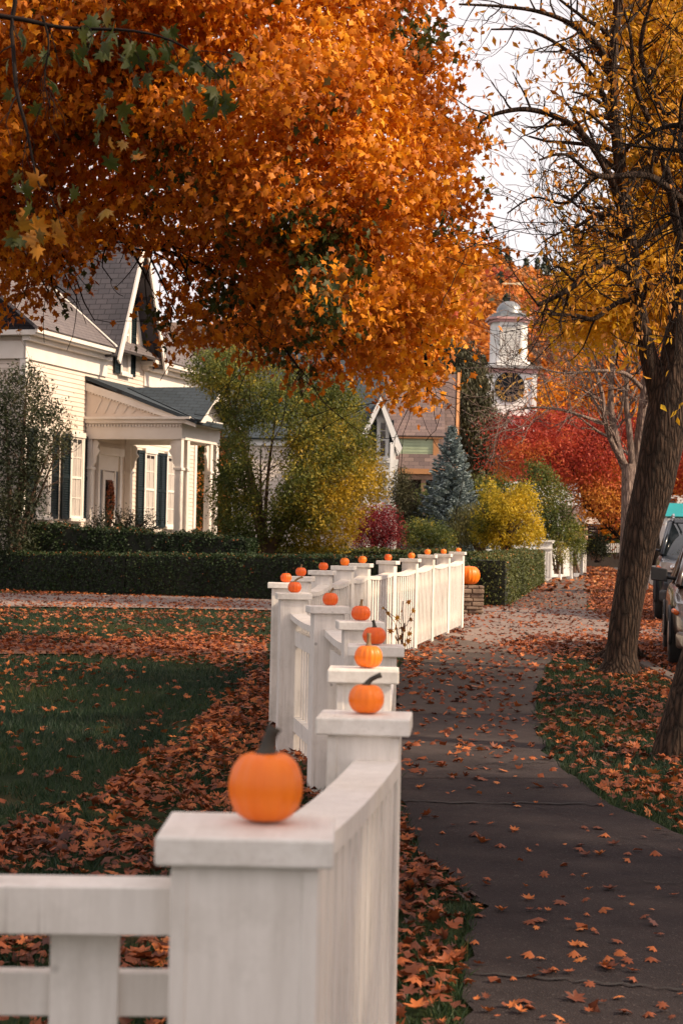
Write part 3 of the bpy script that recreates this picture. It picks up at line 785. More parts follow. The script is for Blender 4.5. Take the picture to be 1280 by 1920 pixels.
# ================================================================== HEDGES
def hedge(pts, width, h0, h1, mat, n, label, size=.055, name='hedge', bumpy=.05, vb=0):
    """pts: centre line on the ground (x,y); leafy box along it"""
    m = MB(); C0 = []; 
    rt = empty(name, (pts[0][0], pts[0][1], g(pts[0][1])), label, 'hedge')
    allp = []; alln = []
    L = [math.dist(pts[i], pts[i + 1]) for i in range(len(pts) - 1)]; T = sum(L); f = 0
    for i in range(len(pts) - 1):
        A = Vector(pts[i]); B = Vector(pts[i + 1]); D = (B - A).normalized(); Nn = Vector((D.y, -D.x))
        ha = h0 + (h1 - h0) * f / T; f += L[i]; hb = h0 + (h1 - h0) * f / T
        c = []
        w = width / 2 - .06
        for hh in (-.05, 1):
            for q, s, hx in ((A, -1, ha), (A, 1, ha), (B, 1, hb), (B, -1, hb)):
                e = q + Nn * w * s
                c.append((e.x, e.y, g(q.y) + (hx - .05 if hh == 1 else hh)))
        m.hexa(c)
        k = int(n * L[i] / T)
        t = rng.uniform(0, 1, k); face = rng.uniform(0, 1, k); per = width + ha * 2
        hgt = ha + (hb - ha) * t
        s = np.where(face * per < width, face * per / width * 2 - 1, np.where(face * per < width + ha, 1.0, -1.0))
        zz = np.where(face * per < width, 1.0, rng.uniform(0, 1, k))
        base = np.array(A)[None] * (1 - t[:, None]) + np.array(B)[None] * t[:, None]
        xy = base + np.array(Nn)[None] * (s * width / 2)[:, None]
        pz_ = gn(xy[:, 1]) + zz * hgt
        p = np.stack([xy[:, 0], xy[:, 1], pz_], 1)
        nr = np.stack([Nn.x * s * (zz < 1), Nn.y * s * (zz < 1), (zz >= 1) * 1.0], 1)
        p += nr * (snoise(p, .35, 3)[:, None] * bumpy + rng.uniform(-.06, .03, k)[:, None])
        # rounded shoulders
        sh = np.clip((zz - .8) / .2, 0, 1) * (zz < 1); p[:, :2] -= nr[:, :2] * (sh ** 2 * .07)[:, None]
        allp.append(p); alln.append(nr)
    for e, D in ((pts[0], -1), (pts[-1], 1)):
        k = int(n * width / T * .6) + 50
        a0 = Vector(pts[1]) - Vector(pts[0]) if D < 0 else Vector(pts[-1]) - Vector(pts[-2]); a0.normalize(); Nn = Vector((a0.y, -a0.x))
        s = rng.uniform(-.5, .5, k) * width; hh = (h0 if D < 0 else h1)
        p = np.stack([e[0] + Nn.x * s + a0.x * D * .04, e[1] + Nn.y * s + a0.y * D * .04, g(e[1]) + rng.uniform(0, 1, k) * hh], 1)
        nr = np.repeat(np.array([[a0.x * D, a0.y * D, 0]]), k, 0); p += nr * rng.uniform(-.05, .06, k)[:, None]
        allp.append(p); alln.append(nr)
    p = np.concatenate(allp); nr = np.concatenate(alln); k = len(p)
    core = m.build('core_twigs', simple('dark_twiggy_core', flat((.012, .014, .008), .4), 12, .9), rt)
    v = np.clip(rng.beta(2, 2.5, k) * .9 + .2 * snoise(p, 1.2, 5) + vb, 0, .93)
    v = np.where(rng.uniform(size=k) < .008 + .05 * (nr[:, 2] > .9), 1.0, v)
    leafmesh('foliage', p, rdir(k) + nr * .3, nr + rdir(k) * .9, rng.uniform(.7, 1.3, k) * size, v, T_QUAD, mat, rt)
    return rt
# ================================================================== CROWNS
def crown(name, poly, dc, T, nspray, per, size, mat, parent, spread=(.22, .22, .16), tmpl=T_LEAF, droop=.6, vfun=None, amp=1.0, nscale=1.3,
          holes=None, depthk=1.1, full=160, wfull=350., holethr=-.9, seed=0, jit=.25, noff=.25):
    """leaf sprays filling a rounded 3-D crown whose outline is poly (photo pixels at distance dc)"""
    pa = np.array(poly, float); x0, y0 = pa.min(0); x1, y1 = pa.max(0)
    cc = []; got = 0
    while got < nspray:
        k = nspray * 4
        px = rng.uniform(x0, x1, k); py = rng.uniform(y0, y1, k)
        ok = inpoly(px, py, poly); px = px[ok]; py = py[ok]
        e = edgedist(px, py, poly)
        th = T * np.sqrt(np.clip(e / wfull, 0, 1)) + .12
        d = dc + rng.uniform(-1, 1, len(px)) * (T + amp)
        p = Pn(px, py, d)
        q = Pn(px, py, np.full(len(px), dc))
        nz = snoise(q + np.array([0, 3.3 * seed, 0]), nscale, seed) * amp
        front = dc - th - nz; back = dc + th + nz * .5
        pr = np.where((d > front) & (d < back), np.maximum(np.exp(-(d - front) / depthk), .35 * np.exp(-(back - d) / depthk)) + .04, 0)
        out = (px < -full) | (px > 1280 + full) | (py < -full)
        pr = np.where(out, pr * .45, pr)
        pr *= np.where(snoise(p, nscale * .55, seed + 2) < holethr, .05, 1)
        if holes is not None:
            for hp, hv in holes: pr = np.where(inpoly(px, py, hp), pr * hv, pr)
        a = rng.uniform(size=len(px)) < pr
        cc.append(p[a]); got += int(a.sum())
    c = np.concatenate(cc)[:nspray]
    c = np.repeat(c, per, 0); n = len(c)
    c = c + rng.normal(size=(n, 3)) * np.array(spread)
    px, py = proj(c)
    v = np.clip((vfun(px, py, c) if vfun else .5 + .3 * snoise(c, 1.6, 4)) + rng.normal(size=n) * .13, 0, 1)
    a = rdir(n) * .75 + np.array([0, 0, -droop]); nr = rdir(n) + np.array([.25, -.35, .55])
    leafmesh(name, c, a, nr, rng.uniform(1 - jit, 1 + jit, n) * size, v, tmpl, mat, parent)
    return c
def limb(mb, pts, k=4, n=10):
    """pts: (px, py, d, radius in px)"""
    w = [P(a, b, d) for a, b, d, r in pts]; r = [r_ * d / FPX for a, b, d, r_ in pts]
    w, r = smoothpts(w, r, k); mb.tube(w, r, n, cap=False); return w, r

# ---- the big orange maple, trunk left of the picture
MP = [(-900, -800), (600, -1000), (770, -400), (775, -60), (802, 40), (835, 120), (868, 200), (876, 270), (862, 340), (875, 400), (900, 440), (922, 480), (895, 510), (862, 540), (850, 610), (826, 660), (812, 720),
      (796, 760), (775, 765), (745, 750), (700, 768), (672, 728), (640, 736), (612, 720), (570, 750), (535, 700), (500, 690), (462, 700), (430, 650), (385, 655), (330, 640), (305, 690), (288, 640),
      (292, 590), (288, 520), (235, 455), (175, 470), (150, 530), (112, 565), (95, 660), (60, 630), (20, 610), (-60, 620), (-900, 560)]
mt = empty('maple_tree', (P(-560, 1000, 24).x, 24, g(24)), 'huge orange maple whose dense crown fills the upper left of the view', 'tree')
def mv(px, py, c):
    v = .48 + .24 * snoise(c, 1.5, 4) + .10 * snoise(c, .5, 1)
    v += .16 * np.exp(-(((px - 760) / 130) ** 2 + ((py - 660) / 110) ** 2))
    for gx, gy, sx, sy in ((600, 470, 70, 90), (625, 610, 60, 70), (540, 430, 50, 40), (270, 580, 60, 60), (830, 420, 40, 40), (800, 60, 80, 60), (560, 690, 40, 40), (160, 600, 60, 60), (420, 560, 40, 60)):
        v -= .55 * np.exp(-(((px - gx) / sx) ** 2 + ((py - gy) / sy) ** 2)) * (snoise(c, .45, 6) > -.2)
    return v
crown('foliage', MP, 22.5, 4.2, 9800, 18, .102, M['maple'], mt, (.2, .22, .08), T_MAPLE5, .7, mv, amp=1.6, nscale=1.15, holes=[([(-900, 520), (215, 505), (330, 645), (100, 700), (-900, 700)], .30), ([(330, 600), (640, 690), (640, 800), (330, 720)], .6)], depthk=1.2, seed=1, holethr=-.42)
m = MB(); b = P(-560, 1090, 24)
tw, tr = smoothpts([(b.x, 24, g(24) - .1), (b.x + .1, 24, 2), (b.x, 23.8, 4), (b.x + .3, 23.6, 7), (b.x + .2, 23.5, 11)], [.5, .42, .38, .3, .15])
m.tube(tw, tr, 14, cap=False); m.build('trunk', M['bark'], mt)
m = MB(); tips = []; rd = random.Random(5)
for pts in ([(-560, 800, 24, 30), (-300, 560, 23, 20), (0, 420, 22.5, 12), (300, 380, 22, 7), (600, 420, 21.5, 3)], [(-550, 600, 24, 24), (-200, 250, 23, 16), (200, 120, 22.6, 9), (600, 100, 22, 4)],
            [(0, 420, 22.5, 7), (200, 440, 22.4, 5), (420, 520, 22, 4), (560, 690, 21.6, 2)], [(200, 400, 22.5, 9), (500, 350, 22.4, 7), (700, 480, 22, 5), (790, 640, 22, 3), (800, 740, 22, 1.5)]):
    w_, r_ = limb(m, pts, n=7); along(m, w_, r_, None, rd, 22, 1.3, 1, up=0, wig=.35, kids=3)
m.build('limbs', M['darkbark'], mt)

# ---- near branch hanging into the top left corner, dark out of focus
nb = empty('overhanging_tree', (-3.6, 7.6, g(7.6)), 'nearer tree whose dark blurred twigs and olive leaves hang into the top left corner', 'tree')
m = MB(); m.tube(*smoothpts([(-3.6, 7.6, -.1), (-3.55, 7.6, 2), (-3.4, 7.6, 4), (-3.5, 7.6, 6.5)], [.2, .17, .15, .08]), 12, cap=False); m.build('trunk', M['bark'], nb)
m = MB(); tips = []; rd = random.Random(8)
for pts, per in (([(-900, 100, 7.6, 60), (-300, 0, 7.6, 22), (0, 30, 7.5, 5), (120, 52, 7.5, 3.5), (250, 58, 7.4, 2.6), (340, 85, 7.4, 2), (420, 150, 7.4, 1.4)], 1),
                 ([(-300, -60, 7.6, 12), (0, -40, 7.6, 5), (22, 60, 7.6, 4), (32, 170, 7.5, 4), (50, 240, 7.5, 3), (66, 320, 7.5, 2), (75, 350, 7.5, 1.5)], 1),
                 ([(80, 30, 7.5, 3), (92, 80, 7.5, 2), (84, 150, 7.5, 1.5), (95, 200, 7.5, 1)], 1)):
    w_, r_ = limb(m, pts, n=6)
    along(m, w_[len(w_) // 3:], r_[len(r_) // 3:], tips, rd, 7, .16, 1, up=-.25, wig=.3, kids=2, minr=.0015)
m.build('limbs', M['darkbark'], nb)
cs = []
for (x, y, sx, sy, k) in ((200, 70, 40, 22, 12), (290, 105, 45, 22, 16), (200, 100, 30, 20, 8), (370, 110, 30, 25, 8), (420, 170, 18, 35, 7), (375, 190, 30, 25, 7), (240, 260, 30, 26, 6), (215, 200, 25, 20, 4), (60, 190, 55, 40, 5), (40, 390, 50, 45, 10), (120, 380, 40, 35, 6), (90, 440, 50, 25, 6), (20, 110, 40, 40, 5)):
    cs.append(Pn(rng.normal(x, sx, k), rng.normal(y, sy, k), rng.normal(7.5, .12, k)))
c = np.concatenate(cs); n = len(c); px, py = proj(c)
v = np.where(py < 230, .12, .45) + rng.normal(size=n) * .12
leafmesh('foliage', c, rdir(n) * .7 + np.array([0, 0, -.8]), rdir(n) + np.array([0, -.6, .3]), rng.uniform(.07, .115, n), v, T_MAPLE, M['nearleaf'], nb, curl=rng.uniform(.5, 3, n))

# ---- leaning ash tree by the path
rt = empty('street_tree', tuple(Gp(1165, 1240)), 'big leaning tree with furrowed bark and forked trunk beside the path', 'tree')
m = MB(); D = 20.8
tr_pts = [(1161, 1262, D, 44), (1163, 1244, D, 35), (1165, 1215, D, 29), (1181, 1100, D, 29), (1202, 1000, D, 33), (1226, 900, D, 38), (1246, 800, D, 40), (1256, 740, D, 38), (1266, 680, D, 30), (1276, 600, D, 27),
          (1286, 500, D, 25), (1294, 400, D, 22), (1304, 260, D, 18), (1320, 60, D + .3, 16), (1350, -200, D + .5, 10)]
w_, r_ = limb(m, tr_pts, 8, 26); ST0 = (w_, r_)
def roots(mb, x, y, r, rd, n=7):
    for k in range(n):
        th = 2 * PI * k / n + rd.uniform(-.3, .3); c, s = math.cos(th), math.sin(th); L = rd.uniform(.28, .5)
        mb.tube([(x + c * r * .55, y + s * r * .55, g(y) + .26), (x + c * r * .85, y + s * r * .85, g(y) + .09), (x + c * (r + L * .3), y + s * (r + L * .3), g(y) + .0), (x + c * (r + L), y + s * (r + L), g(y) - .07)], [.05, .075, .06, .02], 8)
def roughen(mb, amp, freq):
    for i, v in enumerate(mb.v):
        q = Vector(v); nz = .5 * math.sin(q.x * freq * 3 + q.z * 2) * math.sin(q.y * freq * 3 - q.z * 1.3)
        mb.v[i] = (q.x + amp * nz, q.y + amp * nz * .6, q.z)
q = Gp(1165, 1238); roots(m, q.x, q.y, .19, random.Random(4)); roughen(m, .02, 6)
m.build('trunk', M['bark'], rt)
m = MB(); tips = []; rd = random.Random(12)
lw = [(1244, 790, D, 24), (1230, 725, D, 20), (1212, 655, D, 16.5), (1196, 580, D, 14.5), (1185, 490, D, 13.5), (1174, 410, D, 12.5), (1160, 300, D, 11), (1150, 200, D, 10), (1148, 100, D, 10), (1162, -20, D, 8), (1180, -200, D, 5)]
w_, r_ = limb(m, lw, 6, 12); ST1 = (w_, r_)
LB = [[(1186, 512, D, 9), (1140, 492, D - .2, 7), (1100, 512, D - .4, 6.5), (1072, 538, D - .5, 6), (1040, 556, D - .6, 5), (1008, 572, D - .7, 4)],
      [(1188, 556, D, 7), (1150, 572, D - .3, 5), (1112, 598, D - .6, 4.5), (1080, 592, D - .7, 4), (1040, 590, D - .8, 3), (1015, 588, D - .9, 2)],
      [(1270, 505, D, 9), (1225, 530, D - .3, 7), (1196, 545, D - .5, 4)],
      [(1176, 435, D, 10), (1150, 350, D - .2, 8), (1120, 290, D - .3, 7), (1085, 245, D - .4, 6), (1040, 218, D - .5, 5.5), (985, 205, D - .6, 5), (935, 212, D - .7, 4), (905, 225, D - .7, 2.5), (895, 240, D - .7, 1.5)],
      [(1150, 150, D, 8), (1120, 85, D - .2, 7), (1070, 45, D - .4, 5), (1010, 22, D - .5, 4), (940, 12, D - .6, 3), (860, 8, D - .7, 2)],
      [(1160, 290, D, 7), (1130, 180, D + .2, 6), (1080, 110, D + .2, 4), (1000, 60, D + .2, 3), (920, 55, D + .3, 1.6)],
      [(1165, 340, D, 5), (1120, 330, D + .5, 4), (1060, 380, D + .6, 3), (1000, 370, D + .7, 2), (950, 400, D + .8, 1.5)],
      [(1176, 430, D, 6), (1130, 400, D - .5, 5), (1080, 425, D - .6, 3), (1040, 440, D - .7, 2), (1015, 455, D - .8, 1.2)],
      [(1276, 470, D, 9), (1250, 330, D - .5, 8), (1230, 260, D - .6, 6), (1190, 160, D - .7, 5), (1180, 60, D - .8, 3), (1150, -40, D - .8, 2)],
      [(1290, 260, D, 9), (1240, 210, D - .5, 7), (1200, 100, D - .8, 5), (1220, 0, D - 1, 3)],
      [(1282, 380, D, 9), (1215, 330, D - .8, 7), (1120, 330, D - 1.2, 5), (1060, 290, D - 1.4, 3), (1010, 300, D - 1.5, 2)]]
for pts in LB:
    w_, r_ = limb(m, pts, 5, 7)
    s = len(w_) // 5
    along(m, w_[s:], r_[s:], tips, rd, 10, .58, 2, up=.03, wig=.32, kids=2, minr=.0028, spread=1.1)
along(m, ST1[0][25:], ST1[1][25:], tips, rd, 30, .9, 2, up=.05, wig=.3, kids=2, minr=.003)
m.build('limbs', M['darkbark'] if 0 else M['bark'], rt)
def kp(p):
    px, py = proj(p); pr = np.clip((px - 960) / 400, .05, .7) * np.where((py > 500) & (px < 1060), .1, 1) * np.where((px > 860) & (px < 1010) & (py > 120) & (py < 200), 2.5, 1)
    return rng.uniform(size=len(p)) < pr
leaves_at('foliage', tips, 3, .12, .095, M['rust'], rt, T_LEAF, .7, .25, keep=kp)

# ---- nearer tree at the right edge
r2 = empty('street_tree', tuple(Gp(1266, 1418)), 'dark trunk of a nearer leaning tree cut by the right picture edge', 'tree')
m = MB(); D2 = Gp(1266, 1418).y
limb(m, [(1262, 1450, D2, 62), (1266, 1418, D2, 46), (1276, 1370, D2, 42), (1296, 1300, D2, 40), (1322, 1200, D2, 38), (1350, 1050, D2, 36), (1400, 800, D2, 34), (1430, 500, D2, 30), (1440, 100, D2, 24), (1430, -400, D2, 14)], 6, 20)
roughen(m, .02, 6)
m.build('trunk', M['bark'], r2)
m = MB(); tips2 = []; rd = random.Random(31)
for pts in ([(1425, 600, D2, 24), (1340, 380, D2 - .3, 14), (1290, 250, D2 - .5, 7), (1240, 240, D2 - .6, 4), (1190, 270, D2 - .7, 2)], [(1430, 300, D2, 22), (1300, 0, D2 - 1, 14), (1000, -300, D2 - 2, 8), (700, -420, D2 - 3, 3)],
            [(1430, 100, D2, 20), (1700, -400, D2 - 1, 12), (2000, -600, D2 - 2, 5)], [(1430, 200, D2, 20), (1500, -200, D2 - 3, 12), (1400, -600, D2 - 6, 5)], [(1436, 0, D2, 20), (1200, -500, D2 + 2, 12), (900, -800, D2 + 3, 4)],
            [(1340, 380, D2 - .3, 8), (1300, 420, D2 - .8, 5), (1250, 400, D2 - 1, 2.5), (1215, 440, D2 - 1, 1.2)]):
    w_, r_ = limb(m, pts, 5, 8); along(m, w_[4:], r_[4:], tips2, rd, 16, .9, 2, up=.02, wig=.3, kids=3, minr=.003)
m.build('limbs', M['darkbark'], r2)
n = 6000; c = np.stack([rng.normal(2.4, 1.9, n), rng.normal(12.6, 2.2, n), rng.normal(8.7, 1.3, n)], 1)
px, py = proj(c); c = c[(py < -30) & (c[:, 2] > 5.5)]
c2 = Pn(*[np.array(q, float) for q in zip((1232, 640), (1225, 632), (1250, 640), (1242, 765), (1262, 775), (1270, 790), (1215, 645), (1275, 760), (1268, 545), (1258, 640), (1236, 655), (1250, 700))], np.full(12, D2 - .4))
allc = np.concatenate([c, c2]); n = len(allc)
leafmesh('foliage', allc, rdir(n) + np.array([0, 0, -.8]), rdir(n) + np.array([0, -.3, .5]), np.where(np.arange(n) < n - 12, .12, .065) * rng.uniform(.8, 1.3, n), np.clip(.55 + .2 * rng.normal(size=n), 0, 1), T_LEAF, M['yellow'], r2)

# ---- street trees beyond the right picture edge; their crowns shade the near path and lawn
def shade_tree(x, y, h, rad, n, label, seed):
    o = empty('street_tree', (x, y, g(y)), label, 'tree')
    rd = random.Random(seed); m = MB()
    w_, r_ = smoothpts([(x, y, g(y) - .1), (x + .1, y, 2.5), (x - .1, y + .1, 5), (x, y, h)], [.32, .26, .2, .06])
    m.tube(w_, r_, 12, cap=False)
    along(m, w_[5:], r_[5:], None, rd, 14, 2.6, 1, up=.1, kids=3)
    m.build('trunk', M['bark'], o)
    d = rdir(n) * (rng.uniform(0, 1, n) ** .4)[:, None] * np.array([rad, rad, rad * .8]); c = d + np.array([x, y, h])
    c = c[snoise(c, 1.2, seed) > -.35]; n = len(c)
    leafmesh('foliage', c, rdir(n), rdir(n), .2, rng.uniform(.3, .9, n), T_MAPLE5, M['maple'], o)
shade_tree(7.6, 7.5, 7.4, 3.6, 9000, 'orange street tree just outside the view, right of the nearest path stretch', 41)
shade_tree(7.2, 0.5, 7.0, 3.6, 9000, 'orange street tree standing right of the photographer', 42)
shade_tree(11.5, 14.5, 8.6, 3.4, 8000, 'orange street tree across the street right of the view', 43)
tag(bpy.data.objects['street_tree'], None)

# ---- yellow trees behind the leaning tree
yt = empty('yellow_tree', (P(1330, 1000, 34).x, 34, g(34)), 'yellow leaved tree behind the leaning tree, filling the upper right', 'tree')
YP = [(1430, -330), (1440, 500), (1330, 660), (1290, 620), (1240, 600), (1180, 655), (1130, 640), (1080, 645), (1050, 600), (1030, 560), (1040, 510), (1070, 470), (1110, 430), (1150, 330), (1165, 200), (1120, 120), (1140, 30), (1110, -60), (1150, -330)]
YH = [([(1000, 430), (1180, 430), (1180, 660), (1000, 660)], .95), ([(1100, -100), (1190, -100), (1190, 430), (1100, 430)], .35)]
crown('foliage', YP, 34, 3, 6200, 9, .15, M['yellow'], yt, (.3, .3, .2), T_LEAF, .5, lambda px, py, c: .5 + .3 * snoise(c, 1.5, 3) - .12 * (px > 1180), amp=1.0, nscale=1.5, holes=YH, depthk=3, seed=3, holethr=-.12)
m = MB(); rd = random.Random(15)
for pts in ([(1330, 1060, 34, 24), (1335, 800, 34, 20), (1320, 500, 34, 14), (1260, 200, 34, 9), (1220, -100, 34, 4)], [(1330, 640, 34, 12), (1230, 560, 34, 7), (1130, 590, 34, 4), (1050, 560, 34, 2)]):
    w_, r_ = limb(m, pts, 5, 8); along(m, w_[6:], r_[6:], None, rd, 22, 2, 2, up=.12, kids=3)
m.build('trunk', M['bark'], yt)

# ---- bare pale tree
bt = empty('bare_tree', tuple(P(1172, 1062, 44)), 'bare tree with pale grey bark and fine twigs behind the leaning tree', 'tree')
bt.location.z = g(44); OFF[bt.name] = Vector(bt.location)
m = MB(); rd = random.Random(77)
BT = [[(1172, 1085, 44, 14), (1174, 1000, 44, 12), (1176, 920, 44, 12), (1176, 870, 44, 12)],
      [(1180, 1000, 44.2, 9), (1188, 900, 44.2, 9), (1196, 830, 44.2, 9), (1204, 760, 44, 8.5), (1212, 700, 44, 8), (1216, 640, 44, 6), (1222, 560, 44, 4)],
      [(1175, 885, 44, 9), (1160, 850, 44, 8), (1150, 805, 44, 7), (1144, 760, 44, 6), (1146, 700, 44, 5), (1150, 640, 44, 4), (1146, 560, 44, 2)],
      [(1168, 870, 44, 6), (1146, 830, 43.6, 5), (1134, 790, 43.5, 4.5), (1128, 740, 43.5, 4), (1112, 690, 43.5, 3), (1090, 650, 43.5, 2), (1060, 620, 43.5, 1.2)],
      [(1134, 795, 43.5, 3.5), (1090, 780, 43, 3), (1050, 768, 43, 2.5), (1000, 764, 43, 1.8), (950, 772, 43, 1)],
      [(1186, 900, 44, 7), (1180, 820, 44, 6), (1172, 740, 44, 5), (1180, 660, 44, 4), (1170, 580, 44, 2)],
      [(1204, 730, 44, 5), (1170, 700, 43.5, 4), (1120, 695, 43, 3), (1060, 700, 43, 2), (1010, 690, 43, 1.2)],
      [(1196, 700, 44, 4), (1184, 650, 43.5, 3), (1140, 600, 43, 2), (1100, 560, 43, 1.2)]]
for i, pts in enumerate(BT):
    w_, r_ = limb(m, pts, 5, 10)
    if i: along(m, w_[6:], r_[6:], None, rd, 15, 1.35, 2, up=.08, wig=.3, kids=3, minr=.0075, spread=.8)
m.build('trunk', M['greybark'], bt)

# ---- scarlet maple and orange tree beyond
rm = empty('red_maple', (P(1225, 1000, 75).x, 75, g(75)), 'scarlet maple spreading over the far path below the clock tower', 'tree')
RP = [(928, 880), (945, 830), (940, 790), (1000, 778), (1060, 765), (1120, 775), (1180, 790), (1260, 770), (1340, 780), (1400, 900), (1330, 960), (1250, 935), (1200, 985), (1150, 980), (1110, 965), (1085, 935), (1040, 905), (1000, 880), (960, 900)]
crown('foliage', RP, 75, 3.2, 5200, 10, .14, M['scarlet'], rm, (.55, .4, .2), T_LEAF, .2, lambda px, py, c: np.clip(.38 + (py - 850) / 190, .1, .85) + .38 * snoise(c, 1.3, 2), amp=1.8, nscale=1.6, depthk=2.5, seed=4, wfull=120, holethr=-.05)
m = MB(); rd = random.Random(6)
for pts in ([(1228, 1060, 75, 12), (1226, 980, 75, 9), (1230, 860, 75, 6)], [(1226, 990, 75, 6), (1166, 978, 74.4, 4.5), (1130, 968, 74.4, 4), (1102, 952, 74.4, 4), (1088, 915, 74.4, 3), (1070, 870, 74.4, 2)], [(1200, 1045, 74.4, 6), (1165, 1012, 74.4, 4), (1130, 980, 74.4, 3)],
            [(1228, 930, 75, 6), (1160, 880, 75, 3), (1080, 840, 75, 2), (1000, 830, 75, 1.2)]):
    w_, r_ = limb(m, pts, 5, 8); along(m, w_[4:], r_[4:], None, rd, 10, 1.6, 1, up=.05, kids=3)
m.build('trunk', M['darkbark'], rm)
ot = empty('orange_tree', (P(1120, 1000, 95).x, 95, g(95)), 'orange tree behind the bare tree, right of the clock tower', 'tree')
crown('foliage', [(1010, 840), (1000, 780), (1030, 700), (1090, 650), (1150, 660), (1220, 640), (1330, 700), (1340, 860), (1240, 1000), (1100, 1010), (1090, 900)], 95, 3, 1500, 9, .3, M['maple'], ot, (.5, .5, .3), T_LEAF, .2, lambda px, py, c: .48 + .28 * snoise(c, 2.2, 2), amp=1.2, nscale=2.2, depthk=1.5, seed=5, wfull=140, holethr=-.4)
m = MB(); limb(m, [(1120, 1055, 95, 7), (1125, 900, 95, 5), (1140, 750, 95, 3)]); m.build('trunk', M['darkbark'], ot)

# ---- shrubs and small trees
def shrub(name, poly, d, T, n, per, size, mat, base, label, cat='shrub', stems=6, vfun=None, tmpl=T_LEAF, spread=(.12, .12, .1), droop=.2, holes=None, seed=0, wfull=80., smat=None, holethr=-.7, amp=.25, nscale=.6, depthk=.5, sr=3, up=.1):
    o = empty(name, (P(base[0], base[1], d).x, d, g(d)), label, cat)
    crown('foliage', poly, d, T, n, per, size, mat, o, spread, tmpl, droop, vfun, amp, nscale, holes, depthk, wfull=wfull, seed=seed, holethr=holethr)
    m = MB(); rd = random.Random(seed + 50); pa = np.array(poly, float); cx, cy = pa.mean(0)
    for k in range(stems):
        q = pa[rd.randrange(len(pa))]; tx, ty = cx + (q[0] - cx) * .75, min(cy, cy + (q[1] - cy) * .75)
        bx = base[0] + rd.uniform(-8, 8)
        w_, r_ = limb(m, [(bx, base[1] + 8, d, sr), (bx * .6 + tx * .4 + rd.uniform(-6, 6), base[1] * .55 + ty * .45, d + rd.uniform(-.3, .3) * T, sr * .6), (tx, ty, d + rd.uniform(-.6, .6) * T, 1)], 5, 6)
        along(m, w_[3:], r_[3:], None, rd, 6, (base[1] - ty) / FPX * d * .22, 1, up=up, kids=2, minr=.004)
    m.build('stems', smat or M['stem'], o)
    return o
SH = [(345, 700), (375, 665), (440, 652), (520, 680), (600, 690), (665, 735), (695, 790), (705, 850), (735, 905), (728, 935), (690, 950), (672, 1000), (640, 1036), (470, 1030), (405, 1010), (398, 930), (420, 850), (425, 812), (400, 740)]
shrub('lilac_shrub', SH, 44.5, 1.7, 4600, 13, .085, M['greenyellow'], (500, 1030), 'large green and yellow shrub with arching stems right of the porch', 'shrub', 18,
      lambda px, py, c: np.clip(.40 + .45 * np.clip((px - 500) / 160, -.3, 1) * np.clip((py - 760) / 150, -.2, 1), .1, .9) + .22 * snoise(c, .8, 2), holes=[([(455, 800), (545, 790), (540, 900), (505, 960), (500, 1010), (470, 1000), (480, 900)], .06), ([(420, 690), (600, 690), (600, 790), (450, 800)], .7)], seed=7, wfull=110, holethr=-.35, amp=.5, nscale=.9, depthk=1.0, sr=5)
shrub('dark_tree', [(-160, 700), (0, 700), (55, 680), (95, 725), (135, 785), (128, 850), (95, 880), (85, 960), (60, 1000), (60, 1075), (-160, 1080)], 42.8, 1.0, 3300, 10, .08, M['darkleaf'], (20, 1070), 'dark small leaved bush against the left corner of the cream house', 'bush', 12, seed=8, holethr=-.25, wfull=70, amp=.5, depthk=1.2, sr=5, smat=M['stem'])
shrub('foundation_shrub', [(165, 985), (175, 960), (215, 955), (250, 965), (285, 960), (300, 985), (290, 1010), (170, 1010)], 45.2, .5, 260, 12, .06, M['darkleaf'], (230, 1005), 'low reddish dark shrub below the porch steps', 'shrub', 8, seed=9, smat=M['stem'])
shrub('burning_bush', [(662, 1005), (668, 960), (695, 948), (730, 950), (748, 975), (750, 1025), (665, 1028)], 50.5, .6, 700, 12, .06, M['crimson'], (707, 1030), 'crimson rounded bush right of the yellow shrub', 'bush', 8, seed=10, wfull=30, droop=-.2)
shrub('yellow_shrub', [(885, 1000), (893, 945), (905, 902), (925, 898), (935, 925), (950, 930), (968, 915), (985, 905), (1003, 930), (1012, 970), (1016, 1015), (960, 1030), (900, 1025)], 61, .9, 900, 11, .10, M['gold_bush'], (950, 1028), 'bright yellow shrub behind the clipped hedge', 'shrub', 9,
      lambda px, py, c: .45 + .35 * snoise(c, .7, 2) + .15 * (px > 940) - .25 * (px < 915), seed=11, wfull=60, amp=.55, holethr=-.25, nscale=.8)
shrub('green_shrub', [(965, 930), (985, 870), (1015, 862), (1040, 895), (1062, 925), (1072, 965), (1095, 1000), (1085, 1030), (1010, 1030), (1000, 960)], 66, .9, 900, 11, .10, M['greenyellow'], (1040, 1030), 'tall green shrub behind the white gate fence', 'shrub', 9,
      lambda px, py, c: .32 + .2 * snoise(c, .8, 2), seed=12, wfull=50)
shrub('weeping_shrub', [(840, 985), (850, 958), (885, 948), (930, 950), (955, 975), (950, 1020), (850, 1022)], 63, .7, 500, 12, .09, M['needle'], (900, 1025), 'drooping grey green shrub right of the blue spruce', 'shrub', 8, seed=13, droop=2.0, tmpl=T_LEAF, wfull=40)
shrub('round_shrub', [(1095, 1040), (1098, 1010), (1115, 1000), (1135, 1015), (1140, 1042)], 74, .5, 260, 12, .08, M['darkleaf'], (1118, 1042), 'dark rounded shrub beside the far path', 'shrub', 5, seed=14, wfull=20)
shrub('small_evergreen', [(735, 940), (738, 900), (752, 870), (770, 900), (782, 940), (790, 985), (740, 985)], 68, .5, 500, 12, .08, M['conifer'], (760, 990), 'small dusky evergreen left of the blue spruce', 'tree', 4, seed=15, wfull=30)
